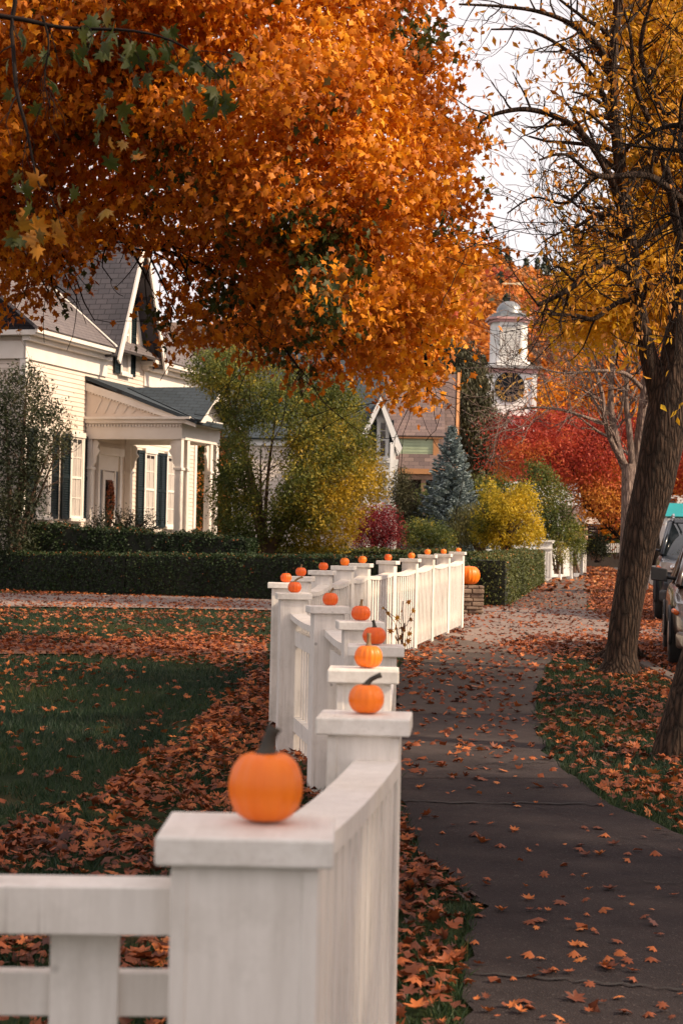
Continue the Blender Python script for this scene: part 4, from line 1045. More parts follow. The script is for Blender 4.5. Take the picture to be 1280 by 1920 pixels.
shrub('garden_bush', [(755, 1020), (760, 985), (790, 975), (830, 985), (850, 1000), (848, 1024), (760, 1026)], 57, .5, 420, 12, .07, M['greenyellow'], (800, 1026), 'low mixed green bush in front of the blue spruce', 'bush', 5, lambda px, py, c: .3 + .35 * snoise(c, .5, 2), seed=16, wfull=25)
shrub('rose_bush', [(1030, 1050), (1028, 1015), (1045, 1012), (1062, 1020), (1066, 1050), (1050, 1062)], 63.5, .3, 90, 9, .08, M['greenyellow'], (1047, 1068), 'leafy climbing rose growing on the white gate fence', 'shrub', 4, seed=17, wfull=25)
shrub('rose_bush', [(1064, 1060), (1066, 1010), (1078, 1000), (1092, 1012), (1090, 1050), (1075, 1064)], 68, .3, 150, 10, .08, M['greenyellow'], (1078, 1066), 'green bush in the gap between the two white fence sections', 'shrub', 4, seed=18, wfull=25)
shrub('background_tree', [(1120, 1020), (1105, 980), (1110, 940), (1150, 930), (1200, 930), (1230, 960), (1230, 1030), (1140, 1030)], 105, 1.2, 500, 10, .2, M['greenyellow'], (1160, 1040), 'shaded olive tree low behind the bare tree trunk', 'tree', 4, lambda px, py, c: .35 + .25 * snoise(c, 2, 2), seed=19, wfull=60, spread=(.3, .3, .25))
shrub('conifer_tree', [(800, 700), (815, 660), (850, 645), (880, 665), (902, 690), (912, 730), (922, 780), (948, 820), (950, 870), (930, 930), (935, 1000), (820, 1000), (855, 860), (830, 760)], 106, 2.6, 3000, 12, .26, M['conifer'], (880, 1010), 'tall dark brown green conifer left of the clock tower', 'tree', 3, lambda px, py, c: .4 + .35 * snoise(c, 1.6, 2), seed=20, wfull=60, spread=(.3, .3, .3), droop=1.5, amp=.7, nscale=1.2)
# stems of straw coloured grass
og = empty('ornamental_grass', (P(770, 1020, 55).x, 55, g(55)), 'straw coloured ornamental grass clump right of the crimson bush', 'plant')
n = 900; c = np.stack([P(770, 1030, 55).x + rng.normal(0, .16, n), 55 + rng.normal(0, .12, n), np.full(n, g(55))], 1)
leafmesh('blades', c, np.array([0, 0, 1.]) + rng.normal(size=(n, 3)) * np.array([.42, .3, .05]), rdir(n), rng.uniform(.5, .95, n), rng.uniform(0, 1, n), (T_BLADE[0] * np.array([.5, 1, 1.5]), T_BLADE[1]), M['straw'], og)
# the little vine at the foot of the fence
vp = Gp(764, 1226); vt = empty('vine', (pp[12].x + .16, pp[12].y - .6, g(pp[12].y)), 'small vine with a few big leaves climbing the fence pickets', 'plant')
m = MB(); tips = []; rd = random.Random(2)
b = Vector(vt.location)
for k in range(4): branch(m, b, (rd.uniform(-.1, .25), rd.uniform(-.4, .4), 1), .45, .005, 1, tips, rd, kids=2, up=.1)
m.build('stems', M['stem'], vt); leaves_at('foliage', tips[::2], 1, .03, .085, M['rust'], vt, T_MAPLE, .6)

for poly, d_, lab in (([(300, 700), (400, 640), (470, 640), (520, 700), (500, 1020), (330, 1020)], 78, 'dark green tree standing behind the porch of the cream house'),
                 ([(480, 760), (560, 690), (680, 700), (700, 1020), (480, 1020)], 98, 'green tree between the cream house and the white house'),
                 ([(780, 1020), (780, 930), (860, 900), (960, 900), (1000, 1020)], 88, 'dark green bushes under the tall conifer')):
    t_ = empty('background_tree', (P((poly[0][0] + poly[-2][0]) / 2, 1000, d_).x, d_, g(d_)), lab, 'tree')
    crown('foliage', poly, d_, 1.8, 1500, 10, .17, M['greenyellow'], t_, (.35, .35, .25), T_LEAF, .2, lambda px, py, c: .22 + .2 * snoise(c, 1.5, 2), amp=.8, nscale=1.5, depthk=1, wfull=80, holethr=-.6)
    m = MB(); m.tube([t_.location, t_.location + Vector((.1, 0, 4))], [.2, .1], 8); m.build('trunk', M['darkbark'], t_)
# ---- blue spruce
def spruce(px, pyb, pyt, d, halfw, label):
    b = P(px, pyb, d); top = P(px, pyt, d).z; gz = g(d); H = top - gz; o = empty('blue_spruce', (b.x, d, gz), label, 'tree')
    m = MB(); m.tube([(b.x, d, gz - .1), (b.x, d, gz + H * .5), (b.x, d, top)], [.09, .06, .01], 8); m.build('trunk', M['darkbark'], o)
    m = MB(); rd = random.Random(3); cs = []; ax = []; nn = []
    z = gz + .25; lev = 0
    while z < top - .08:
        t = (z - gz) / H; Rr = halfw * (1 - t) ** .85 * rd.uniform(.85, 1.1) + .05
        nb_ = 9 if t < .7 else 6
        for k in range(nb_):
            th = 2 * PI * (k + rd.random() * .7) / nb_ + lev
            L = Rr * rd.uniform(.72, 1.12); dr = Vector((math.cos(th), math.sin(th), 0))
            pts = [Vector((b.x, d, z)) + dr * L * s + Vector((0, 0, L * (-.10 * s + .26 * s * s * (1 if t > .3 else .6)))) for s in (0, .3, .6, .85, 1)]
            m.tube(pts, [.014, .011, .008, .005, .003], 4, cap=False)
            side = Vector((-dr.y, dr.x, 0)); kk = int(46 * L / .5) + 10
            for q in range(kk):
                s = rd.random() ** .7; i = min(3, int(s * 4)); p = pts[i].lerp(pts[i + 1], s * 4 - i)
                sd_ = side * rd.gauss(0, .13) * (1.15 - s) * L ** .5
                cs.append(p + sd_ + Vector((0, 0, rd.uniform(-.03, .03)))); ax.append(dr * .8 + side * (1 if sd_.dot(side) > 0 else -1) * .7 + Vector((rd.gauss(0, .3), rd.gauss(0, .3), rd.gauss(0, .3) + .2))); nn.append(Vector((0, 0, 1)))
        z += .115 * (1.15 - .4 * t); lev += 1.7
    m.build('limbs', M['darkbark'], o)
    c = np.array([list(q) for q in cs]); n = len(c)
    leafmesh('foliage', c, np.array([list(q) for q in ax]), np.array([list(q) for q in nn]) + rdir(n) * .6, rng.uniform(.10, .17, n), np.clip(.45 + rng.normal(size=n) * .22, 0, 1), T_QUAD, M['spruce'], o)
spruce(843, 1018, 796, 68, 1.9, 'silvery blue spruce in front of the brown roofed house')

# ================================================================== HEDGES
hb = (2.6, 38.0)
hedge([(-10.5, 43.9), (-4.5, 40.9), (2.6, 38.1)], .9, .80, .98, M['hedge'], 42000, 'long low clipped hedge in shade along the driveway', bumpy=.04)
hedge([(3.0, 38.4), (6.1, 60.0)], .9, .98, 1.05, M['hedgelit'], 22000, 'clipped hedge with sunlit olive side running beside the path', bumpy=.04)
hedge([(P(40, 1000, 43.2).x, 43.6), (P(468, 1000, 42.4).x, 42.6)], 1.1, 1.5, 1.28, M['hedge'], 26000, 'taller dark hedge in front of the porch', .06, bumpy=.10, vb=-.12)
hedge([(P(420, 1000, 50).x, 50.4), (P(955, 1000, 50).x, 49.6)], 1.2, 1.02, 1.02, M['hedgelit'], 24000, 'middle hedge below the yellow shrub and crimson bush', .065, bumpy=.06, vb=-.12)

# ================================================================== HILL
mb = MB(); hx = np.arange(-260, 400, 12.0); hy = np.concatenate([np.arange(220, 600, 12), np.arange(600, 760, 40)])
def hillz(x, y):
    t = min(1, max(0, (y - 235) / 300)); s = t * t * (3 - 2 * t)
    return g(y) - 1 + s * (64 + 6 * math.sin(x * .02 + 1) + 3 * math.sin(x * .06)) * (1 - .12 * min(1, max(0, (x - 40) / 120)))
mb.add([(x, y, hillz(x, y)) for y in hy for x in hx], [(j * len(hx) + i, j * len(hx) + i + 1, (j + 1) * len(hx) + i + 1, (j + 1) * len(hx) + i) for j in range(len(hy) - 1) for i in range(len(hx) - 1)], True)
tag(mb.build('hill', simple('forest_floor', flat((.10, .06, .035), .3), .1, .95)), kind='structure')
fr2 = np.random.default_rng(3); cs = []; vs_ = []; nrs = []; szs = []
y = 236.0
while y < 560:
    x = -12 * y / 300 - 5
    while x < .2 * y + 22:
        cx, cy = x + fr2.uniform(-3, 3), y + fr2.uniform(-3, 3); hz = hillz(cx, cy); kind = fr2.uniform()
        clusterv = math.sin(cx * .05 + cy * .03) + math.sin(cy * .045 - cx * .02 + 2)
        ever = kind < (.05 if clusterv > -1.1 else .6)
        k = 210; u = rdir(k)
        if ever:
            hh = fr2.uniform(9, 15); t = fr2.uniform(0, 1, k); rr = 2.7 * (1 - t) + .2; th = fr2.uniform(0, 6.28, k)
            p = np.stack([cx + rr * np.cos(th), cy + rr * np.sin(th), hz + 1 + t * hh], 1); v = fr2.uniform(.0, .2) + fr2.normal(size=k) * .03
            nr = np.stack([np.cos(th), np.sin(th), th * 0 + .5], 1)
        else:
            ra = fr2.uniform(3.2, 5.2); p = u * np.array([ra, ra, ra * fr2.uniform(.8, 1.15)]) * (1 + .22 * snoise(u * 3 + cx, 1.2, 2))[:, None] + np.array([cx, cy, hz + 6.5]); nr = u
            v = fr2.choice([.36, .5, .58, .66, .78, .98], p=[.2, .25, .2, .15, .12, .08]) + fr2.normal(size=k) * .06
        cs.append(p); vs_.append(np.clip(v, 0, 1)); nrs.append(nr); szs.append(np.full(k, 1.15))
        x += 6.2
    y += 7.5
c = np.concatenate(cs); n = len(c)
o = leafmesh('hillside_forest', c, rdir(n), np.concatenate(nrs) + rdir(n) * .5, np.concatenate(szs) * rng.uniform(.7, 1.3, n), np.concatenate(vs_), T_CLUMP, M['forest'])
tag(o, 'dense orange and green autumn wood covering the far hillside', 'forest', kind='stuff')
# ================================================================== HOUSES
class Fr:
    def __init__(s, ox, oy, ang_u):                      # u recedes, v points to the street
        s.o = (ox, oy); s.u = ang_u; s.v = (ang_u[1], -ang_u[0])
    def W(s, a, t, z): return (s.o[0] + s.u[0] * a + s.v[0] * t, s.o[1] + s.u[1] * a + s.v[1] * t, z)
    def box(s, m, a0, a1, t0, t1, z0, z1, mi=0):
        m.hexa([s.W(a0, t0, z0), s.W(a0, t1, z0), s.W(a1, t1, z0), s.W(a1, t0, z0)] + [s.W(a0, t0, z1), s.W(a0, t1, z1), s.W(a1, t1, z1), s.W(a1, t0, z1)], mi)
    def poly(s, m, pts, th, axis=(0, 0, -1)):
        """closed planar outline (a,t,z) with thickness along axis (a,t,z)"""
        n = len(pts); A = [s.W(*p) for p in pts]; B = [s.W(p[0] + axis[0] * th, p[1] + axis[1] * th, p[2] + axis[2] * th) for p in pts]
        m.add(A + B, [tuple(range(n)), tuple(range(2 * n - 1, n - 1, -1))] + [(i, i + n, (i + 1) % n + n, (i + 1) % n) for i in range(n)])
def clap_t(F, m, t, a0, a1, z0, z1, facing=1, h=.115, clip=None):
    """clapboards on a wall of constant t; clip(z)->(a0,a1)"""
    z = z0
    while z < z1 - .01:
        zz = min(z1, z + h); b0, b1 = clip(z + h) if clip else (a0, a1)
        if b1 > b0 + .02:
            F.poly(m, [(b0, t, z), (b1, t, z), (b1, t, zz), (b0, t, zz)], 0, (0, 0, 0)) if 0 else m.add(
                [F.W(b0, t - .05 * facing, z), F.W(b1, t - .05 * facing, z), F.W(b1, t + .020 * facing, z), F.W(b0, t + .020 * facing, z),
                 F.W(b0, t - .05 * facing, zz), F.W(b1, t - .05 * facing, zz), F.W(b1, t + .003 * facing, zz), F.W(b0, t + .003 * facing, zz)],
                [(3, 2, 1, 0), (4, 5, 6, 7), (0, 1, 5, 4), (1, 2, 6, 5), (2, 3, 7, 6), (3, 0, 4, 7)])
        z = zz
def clap_a(F, m, a, t0, t1, z0, z1, facing=-1, h=.115, clip=None):
    z = z0
    while z < z1 - .01:
        zz = min(z1, z + h); b0, b1 = clip(z + h) if clip else (t0, t1)
        if b1 > b0 + .02:
            m.add([F.W(a - .05 * facing, b0, z), F.W(a - .05 * facing, b1, z), F.W(a + .020 * facing, b1, z), F.W(a + .020 * facing, b0, z),
                   F.W(a - .05 * facing, b0, zz), F.W(a - .05 * facing, b1, zz), F.W(a + .003 * facing, b1, zz), F.W(a + .003 * facing, b0, zz)],
                  [(3, 2, 1, 0), (4, 5, 6, 7), (0, 1, 5, 4), (1, 2, 6, 5), (2, 3, 7, 6), (3, 0, 4, 7)])
        z = zz
def roofq(F, m, a, b, c, d, th=.07):
    """roof slope with metre UVs: a,b eave, c,d ridge"""
    A, B, Cc, Dd = [Vector(F.W(*p)) for p in (a, b, c, d)]
    ex = (B - A).normalized(); n = ex.cross(Dd - A).normalized()
    if n.z < 0: n = -n
    ey = n.cross(ex)
    uv = [((p - A).dot(ex), (p - A).dot(ey)) for p in (A, B, Cc, Dd)]
    q = [p - n * th for p in (A, B, Cc, Dd)]
    m.quad(A, B, Cc, Dd, uv)
    m.add(q, [(3, 2, 1, 0)])
    for p0, p1, q0, q1 in ((A, B, q[0], q[1]), (B, Cc, q[1], q[2]), (Cc, Dd, q[2], q[3]), (Dd, A, q[3], q[0])): m.quad(p0, q0, q1, p1, [(0, 0), (0, .05), (.5, .05), (.5, 0)])
def window_t(F, par, a0, a1, z0, z1, t, fm, cols=2, shut=True, curtain=True, facing=1, sm='shutter', rows=(1,), sw=None):
    """sash window on a wall of constant t, looking towards +t*facing"""
    f = facing; m = MB(); T = lambda lo, hi: (t + lo * f, t + hi * f) if f > 0 else (t + hi * f, t + lo * f)
    def B(mm, x0, x1, lo, hi, y0, y1): q = T(lo, hi); F.box(mm, x0, x1, q[0], q[1], y0, y1)
    B(m, a0 - .09, a0, .0, .07, z0, z1); B(m, a1, a1 + .09, .0, .07, z0, z1); B(m, a0 - .11, a1 + .11, .0, .09, z1, z1 + .13); B(m, a0 - .13, a1 + .13, .0, .12, z0 - .08, z0)
    w = m.build('window', fm, par)
    m = MB(); B(m, a0, a1, .021, .026, z0, z1); m.build('pane', M['glass'], w)
    if curtain:
        m = MB(); k = 10; vs = []
        for i in range(k + 1):
            x = a0 + .04 + (a1 - a0 - .08) * i / k
            for z in (z0 + .05, z0 + (z1 - z0) * .93): vs.append(F.W(x, t + (.0275 + .004 * (i % 2)) * f, z))
        m.add(vs, [(2 * i, 2 * i + 2, 2 * i + 3, 2 * i + 1) for i in range(k)]); m.build('curtain', M['curtain'], w)
    m = MB()
    B(m, a0, a0 + .045, .033, .052, z0, z1); B(m, a1 - .045, a1, .033, .052, z0, z1); B(m, a0 + .045, a1 - .045, .033, .05, z0, z0 + .06); B(m, a0 + .045, a1 - .045, .033, .05, z1 - .05, z1)
    zm = (z0 + z1) / 2; B(m, a0 + .045, a1 - .045, .033, .054, zm - .03, zm + .03)
    for c in range(1, cols):
        x = a0 + (a1 - a0) * c / cols; B(m, x - .012, x + .012, .034, .046, z0 + .06, zm - .03); B(m, x - .012, x + .012, .034, .046, zm + .03, z1 - .05)
    for zz in ((z0 + zm) / 2, (zm + z1) / 2): B(m, a0 + .045, a1 - .045, .034, .044, zz - .012, zz + .012)
    m.build('frame', fm, w)
    if shut:
        s = sw or (a1 - a0) * .52
        for x0, x1 in ((a0 - .10 - s, a0 - .10), (a1 + .10, a1 + .10 + s)):
            m = MB(); B(m, x0, x0 + .045, .025, .065, z0 - .04, z1 + .06); B(m, x1 - .045, x1, .025, .065, z0 - .04, z1 + .06)
            for zz, hh in ((z0 - .04, .08), (zm - .04, .08), (z1 - .02, .08)): B(m, x0 + .045, x1 - .045, .027, .06, zz, zz + hh)
            B(m, x0 + .045, x1 - .045, .024, .030, z0, z1)
            z = z0 + .05
            while z < z1 - .06:
                q0 = T(.03, .055)
                m.add([F.W(x0 + .045, t + .030 * f, z + .045), F.W(x1 - .045, t + .030 * f, z + .045), F.W(x1 - .045, t + .058 * f, z), F.W(x0 + .045, t + .058 * f, z)], [(0, 1, 2, 3)])
                z += .06
            m.build('shutter', M[sm], w)
    return w

# ---- cream house with porch
F = Fr(-6.58, 48.0, (.29, .957)); gz = g(50)
H1 = empty('cream_house', (F.o[0], F.o[1], gz), 'cream clapboard house with columned porch, dark shutters and steep gable at left', 'house')
EV = 6.62
m = MB()
clap_t(F, m, 0, -3.6, 7.6, gz - .1, EV)                                        # street front
clap_a(F, m, -3.6, -8, -.0, gz - .1, EV)                                       # side toward the camera
gable = lambda z: (1.0 + (z - EV) * .385, 3.4 - (z - EV) * .385)
clap_t(F, m, 0.0, 1.0, 3.4, EV, 9.6, clip=gable)
F.box(m, -3.55, 7.5, -7.9, -.06, gz, EV - .02)
w1 = m.build('wall', M['siding'], H1)
m = MB()
F.box(m, -3.68, -3.53, -.1, .055, gz, EV - .3); F.box(m, 7.5, 7.66, -.1, .055, gz, EV - .3)
for a0, a1 in ((-3.9, 1.05), (3.35, 7.9)):                                       # stepped cornice
    F.box(m, a0 + .2, a1, .0, .06, EV - .62, EV - .2); F.box(m, a0 + .1, a1, .0, .20, EV - .2, EV - .08); F.box(m, a0, a1, .0, .40, EV - .08, EV + .04); F.box(m, a0 - .03, a1, .40, .47, EV - .03, EV + .11)
F.box(m, -3.95, -3.6, -8, .0, EV - .08, EV + .04); F.box(m, -3.7, -3.6, -8, .05, EV - .62, EV - .2)
m.build('cornice', M['trim'], H1)
m = MB(); RZ = 10.4; RT = -4.2
roofq(F, m, (-4.0, .5, EV + .10), (8.0, .5, EV + .10), (8.0, RT, RZ), (-4.0, RT, RZ))
roofq(F, m, (8.0, -8.4, EV + .10), (-4.0, -8.4, EV + .10), (-4.0, RT, RZ), (8.0, RT, RZ))
m.build('roof', M['browngrey'], H1)
m = MB(); GA = 10.05; gc = 2.2
roofq(F, m, (.55, .55, EV - .12), (.55, -4.0, EV - .12), (gc, -4.0, GA), (gc, .55, GA))
roofq(F, m, (3.85, -4.0, EV - .12), (3.85, .55, EV - .12), (gc, .55, GA), (gc, -4.0, GA))
rf = m.build('roof', M['slate'], H1)
m = MB()                                                                       # barge boards
for s_ in (-1, 1):
    A = (gc + s_ * 1.68, .56, EV - .22); B = (gc, .56, GA - .04); C2 = (gc, .56, GA - .40); D3 = (gc + s_ * 1.55, .56, EV - .32)
    F.poly(m, [A, B, C2, D3] if s_ > 0 else [A, D3, C2, B], .05, (0, 1, 0))
    F.poly(m, [(gc + s_ * 1.45, .0, EV - .1), (gc + s_ * .15, .0, GA - .6), (gc + s_ * .0, .0, GA - .6), (gc + s_ * 1.25, .0, EV - .1)][::s_], .05, (0, 1, 0))
m.build('barge_board', M['trim'], rf)
m = MB()                                                                       # white valley flashing
F.poly(m, [(.50, .52, EV + .12), (.62, .52, EV + .12), (1.95, -3.4, RZ - .7), (1.83, -3.4, RZ - .7)], .03, (0, 0, 1)); m.build('valley_flashing', M['trim'], rf)
m = MB(); F.box(m, -2.4, -1.7, -5.3, -4.4, RZ - 1.2, RZ + 1.5); F.box(m, -2.48, -1.62, -5.38, -4.32, RZ + 1.5, RZ + 1.66); m.build('chimney', simple('red_brick', flat((.25, .09, .06), .3), 8, .9), rf)
WB = P(75, 974, 45.6).z
for a in (-2.92, -1.02): window_t(F, H1, a - .0, a + .62, 2.25, 4.30, .022, M['trim'], sw=.44)
for a in (3.75, 5.35): window_t(F, H1, a, a + .66, 2.15, 4.15, .022, M['trim'], sw=.44)
window_t(F, H1, 1.95, 2.40, 6.2, 8.3, .022, M['trim'], sw=.36, cols=1)
# front door in its recess frame
m = MB()
F.box(m, .55, .67, .02, .10, 1.3, 3.95); F.box(m, 1.95, 2.07, .02, .10, 1.3, 3.95); F.box(m, .50, 2.12, .02, .14, 3.95, 4.15); F.box(m, .67, 1.95, .02, .05, 3.55, 3.95)
F.box(m, .90, .98, .02, .08, 1.3, 3.55); F.box(m, 1.64, 1.72, .02, .08, 1.3, 3.55)
dr_ = m.build('door_frame', M['trim'], H1)
m = MB(); F.box(m, .67, .90, .025, .035, 1.3, 3.55); F.box(m, 1.72, 1.95, .025, .035, 1.3, 3.55); m.build('sidelight', simple('grey_sidelight', flat((.16, .17, .19)), 3, .3), dr_)
m = MB(); F.box(m, .98, 1.64, .03, .06, 1.3, 3.5); do = m.build('door', M['trim'], H1)
m = MB(); F.box(m, 1.09, 1.53, .061, .066, 1.75, 3.3); m.build('pane', M['glass'], do)
m = MB(); m.tube([F.W(1.58, .06, 2.3), F.W(1.58, .13, 2.3)], .025, 8); m.build('handle', M['iron'], do)
# porch
m = MB(); F.box(m, -.15, 2.7, .0, 2.75, gz - .1, 1.28); m.build('porch_floor', M['trim'], H1)
m = MB(); ZB = 4.30
F.box(m, -.12, .10, .03, 2.66, ZB, ZB + .40); F.box(m, 2.42, 2.62, .03, 2.66, ZB, ZB + .40); F.box(m, .10, 2.42, 2.46, 2.66, ZB, ZB + .40)
F.box(m, -.20, 2.70, .02, 2.80, ZB + .40, ZB + .50); F.box(m, -.27, 2.77, .0, 2.92, ZB + .50, ZB + .56)
x = .05
while x < 2.6: F.box(m, -.165, -.12, x, x + .04, ZB + .31, ZB + .37); x += .085
be = m.build('porch_beam', M['trim'], H1)
m = MB()                                                                       # side pediment with rays and dentils
zl, zh = ZB + .56, 5.80
F.poly(m, [(-.14, .02, zl), (-.14, 2.78, zl), (-.14, .02, zh - .12)], .12, (1, 0, 0))
for k in range(8):
    x0 = .25 + k * .26
    F.poly(m, [(-.15, x0, zl + .10), (-.15, x0 + .05, zl + .10), (-.15, x0 + .22, min(zl + .45, zl + (zh - zl) * (1 - (x0 + .2) / 2.9) - .16)), (-.15, x0 + .17, min(zl + .45, zl + (zh - zl) * (1 - (x0 + .2) / 2.9) - .16))], .012, (-1, 0, 0)) if x0 < 1.7 else None
m.build('side_pediment', M['siding'], be)
m = MB()
def rake(t0, z0, t1, z1, a, w, th):
    F.poly(m, [(a, t0, z0 - w), (a, t1, z1 - w), (a, t1, z1), (a, t0, z0)], th, (-1, 0, 0))
rake(.0, zh - .06, 3.05, 4.80, -.14, .20, .06)
k = 0
while k < 30:
    t = .1 + k * .085; zz = zh - .30 - (zh - .06 - 4.80) * t / 3.05
    if zz > zl + .05 and t < 2.2: F.box(m, -.19, -.14, t, t + .04, zz, zz + .055)
    k += 1
m.build('rake_board', M['trim'], be)
m = MB()
roofq(F, m, (-.24, 3.12, 4.76), (2.86, 3.12, 4.76), (2.86, .0, 5.92), (-.24, .0, 5.92), .09)
gx = 1.25
roofq(F, m, (-.28, 3.20, 4.80), (-.28, 2.6, 4.80), (gx, .45, 5.72), (gx, 3.20, 5.72), .07) if 0 else None
roofq(F, m, (-.26, 3.22, 4.78), (-.26, 3.10, 4.80), (gx, .55, 5.74), (gx, 3.22, 5.74), .06)
roofq(F, m, (2.80, 3.10, 4.80), (2.80, 3.22, 4.78), (gx, 3.22, 5.74), (gx, .55, 5.74), .06)
m.build('porch_roof', M['darkroof'], H1)
m = MB()                                                                       # small front gable with arched board
out_ = [(-.22, 3.16, 4.72), (gx, 3.16, 5.66), (2.76, 3.16, 4.72), (2.42, 3.16, 4.72)] + [(gx + 1.05 * math.cos(q), 3.16, 4.70 + .66 * math.sin(q)) for q in np.linspace(.15, PI - .15, 9)] + [(.1, 3.16, 4.72)]
F.poly(m, out_, .05, (0, 1, 0)); F.poly(m, [(-.1, 2.70, 4.86), (2.6, 2.70, 4.86), (gx, 2.70, 5.62)], .06, (0, 1, 0)); m.build('porch_gable', M['trim'], H1)
def column(a, t, face):
    m = MB(); b = .085
    F.box(m, a - b, a + b, t - b, t + b, 1.28, ZB); F.box(m, a - .115, a + .115, t - .115, t + .115, 1.28, 1.46); F.box(m, a - .115, a + .115, t - .115, t + .115, 3.52, 3.58)
    for sa, st in ((-1, 0), (1, 0), (0, -1), (0, 1)):                          # raised panel strips
        for o_ in (-.06, .048):
            if sa: F.box(m, a + sa * b - .006, a + sa * b + .006, t + o_, t + o_ + .012, 1.6, 3.4)
            else: F.box(m, a + o_, a + o_ + .012, t + st * b - .006, t + st * b + .006, 1.6, 3.4)
    c = m.build('column', M['trim'], H1)
    m = MB()
    for (da, dt) in face:
        pr = [(0, 0), (.10, -.02), (.16, -.10), (.13, -.22), (.20, -.30), (.10, -.44), (.08, -.60), (0, -.70)]
        pts = [(a + da * (b + x), t + dt * (b + x), ZB + z) for x, z in pr]
        ax = (0, 1, 0) if da else (1, 0, 0)
        pts = [(p[0] - (0 if da else .03), p[1] - (.03 if da else 0), p[2]) for p in pts]
        F.poly(m, pts, .06, ax)
    m.build('bracket', M['trim'], c)
column(.0, 2.56, [(0, -1), (-1, 0)] if 0 else [(0, -1)]); column(.42, 2.56, [(1, 0)]); column(2.08, 2.56, [(-1, 0)]); column(2.50, 2.56, [(0, -1)])
column(.0, .10, [(0, 1)]); column(2.50, .10, [(0, 1)])
# autumn wreath
wr = empty('door_wreath', F.W(1.31, .09, 2.75), 'long wreath of orange and brown leaves hanging on the cream front door', 'wreath')
n = 420; th = rng.uniform(0, 2 * PI, n); rr = rng.normal(1, .16, n)
ctr = np.array(F.W(1.31, .10, 2.72)); uu = np.array([F.u[0], F.u[1], 0]); vv = np.array([F.v[0], F.v[1], 0])
c = ctr + (np.cos(th) * .17 * rr)[:, None] * uu + (np.sin(th) * .42 * rr)[:, None] * np.array([0, 0, 1]) + (.05 * rng.uniform(0, 1, n))[:, None] * vv
leafmesh('leaves', c, rdir(n), vv + rdir(n) * .7, rng.uniform(.06, .13, n), rng.uniform(.1, .8, n), T_MAPLE5, M['litter'], wr)
for i, (px_, py_) in enumerate(((236, 955), (352, 975))):
    pass

# ---- white house with dark roof and tall shuttered window
def Pt(px, py, d): return tuple(P(px, py, d))
F = Fr(P(700, 1000, 72).x, 72.0, (.02, .9998)); gz = g(72)
H2 = empty('white_house', (F.o[0], F.o[1], gz), 'white house with slate roof and tall black shuttered attic window behind the yellow shrub', 'house')
e2 = P(700, 826, 72).z
m = MB(); clap_a(F, m, 0, -5.4, 0, gz, e2, h=.15); F.box(m, .06, 9, -5.3, -.02, gz, e2 - .02)
m.build('side_wall', M['pinkside'], H2)
m = MB(); F.box(m, -.15, .0, -5.5, .1, e2 - .28, e2 + .02); F.box(m, -.05, .12, -.14, .04, gz, e2 - .28); F.box(m, -.05, .1, -5.5, -5.36, gz, e2 - .28); m.build('side_trim', M['white'], H2)
m = MB(); roofq(F, m, (-.35, -5.9, e2), (-.35, .35, e2), (4.2, .35, e2 + 3.8), (4.2, -5.9, e2 + 3.8)); roofq(F, m, (8.8, .35, e2), (8.8, -5.9, e2), (4.2, -5.9, e2 + 3.8), (4.2, .35, e2 + 3.8)); m.build('roof', M['darkroof'], H2)
# front wing facing the camera, with gable
cxm = P(722, 1000, 70).x
F2 = Fr(cxm, 70.2, (.0, 1.0)); m = MB()
t0, t1 = -.80, .34; ez = P(735, 850, 70).z; az = P(712, 742, 70).z
F2.box(m, 0, 6, t0, t1, gz, ez); F2.poly(m, [(0, t0, ez), (0, t1, ez), (0, (t0 + t1) / 2 - .05, az - .1)], .1, (1, 0, 0))
m.build('front_wing', M['white'], H2)
m = MB(); ridge = (t0 + t1) / 2 - .05
roofq(F2, m, (-.45, t1 + .24, ez - .12 + .35), (6, t1 + .24, ez + .23), (6, ridge, az), (-.45, ridge, az)); roofq(F2, m, (6, t0 - .42, ez + .23), (-.45, t0 - .42, ez + .23), (-.45, ridge, az), (6, ridge, az)); m.build('wing_roof', M['darkroof'], H2)
m = MB()
for s_, te in ((1, t1 + .22), (-1, t0 - .40)):
    F2.poly(m, [(-.46, te, ez + .20), (-.46, ridge, az - .04), (-.46, ridge, az - .40), (-.46, te - s_ * .14, ez - .12)][::s_], .06, (1, 0, 0))
F2.box(m, -.12, .0, t0 - .1, t1 + .1, ez - .35, ez - .22); F2.box(m, -.12, .02, t0 - .05, t0 + .1, gz, ez - .35); F2.box(m, -.12, .02, t1 - .1, t1 + .08, gz, ez - .35)
m.build('trim', M['white'], H2)
class Sw:                                            # frame turned so that windows can face the camera
    def __init__(s, F, a): s.F = F; s.a = a
    def W(s, a, t, z): return s.F.W(s.a - t, a, z)
    box = Fr.box; poly = Fr.poly
za, zb = P(714, 858, 70).z, P(714, 790, 70).z
S2 = Sw(F2, 0.0)
window_t(S2, H2, -.30, -.02, za, zb, .02, M['white'], cols=1, sw=.16, sm='shutter', curtain=False)
window_t(S2, H2, -.35, .0, P(716, 925, 70).z, P(716, 888, 70).z, .02, M['white'], shut=False)
m = MB(); m.box(Pt(733, 910, 69.6), (.14, .14, 3.2), (1, .1)); m.build('porch_post', M['white'], H2)

# ---- house with mottled brown roof
F = Fr(P(852, 1000, 96).x, 96.0, (.07, .9975)); gz = g(96)
H3 = empty('brown_roof_house', (F.o[0], F.o[1], gz), 'house with tall mottled brown shingle roof, ochre trim and sage green dormer', 'house')
sc_ = 3500 / 96
def z3(py, px=830): return P(px, py, 96).z
ze = z3(884); zr = z3(716); wl = P(690, 1000, 96).x - F.o[0]
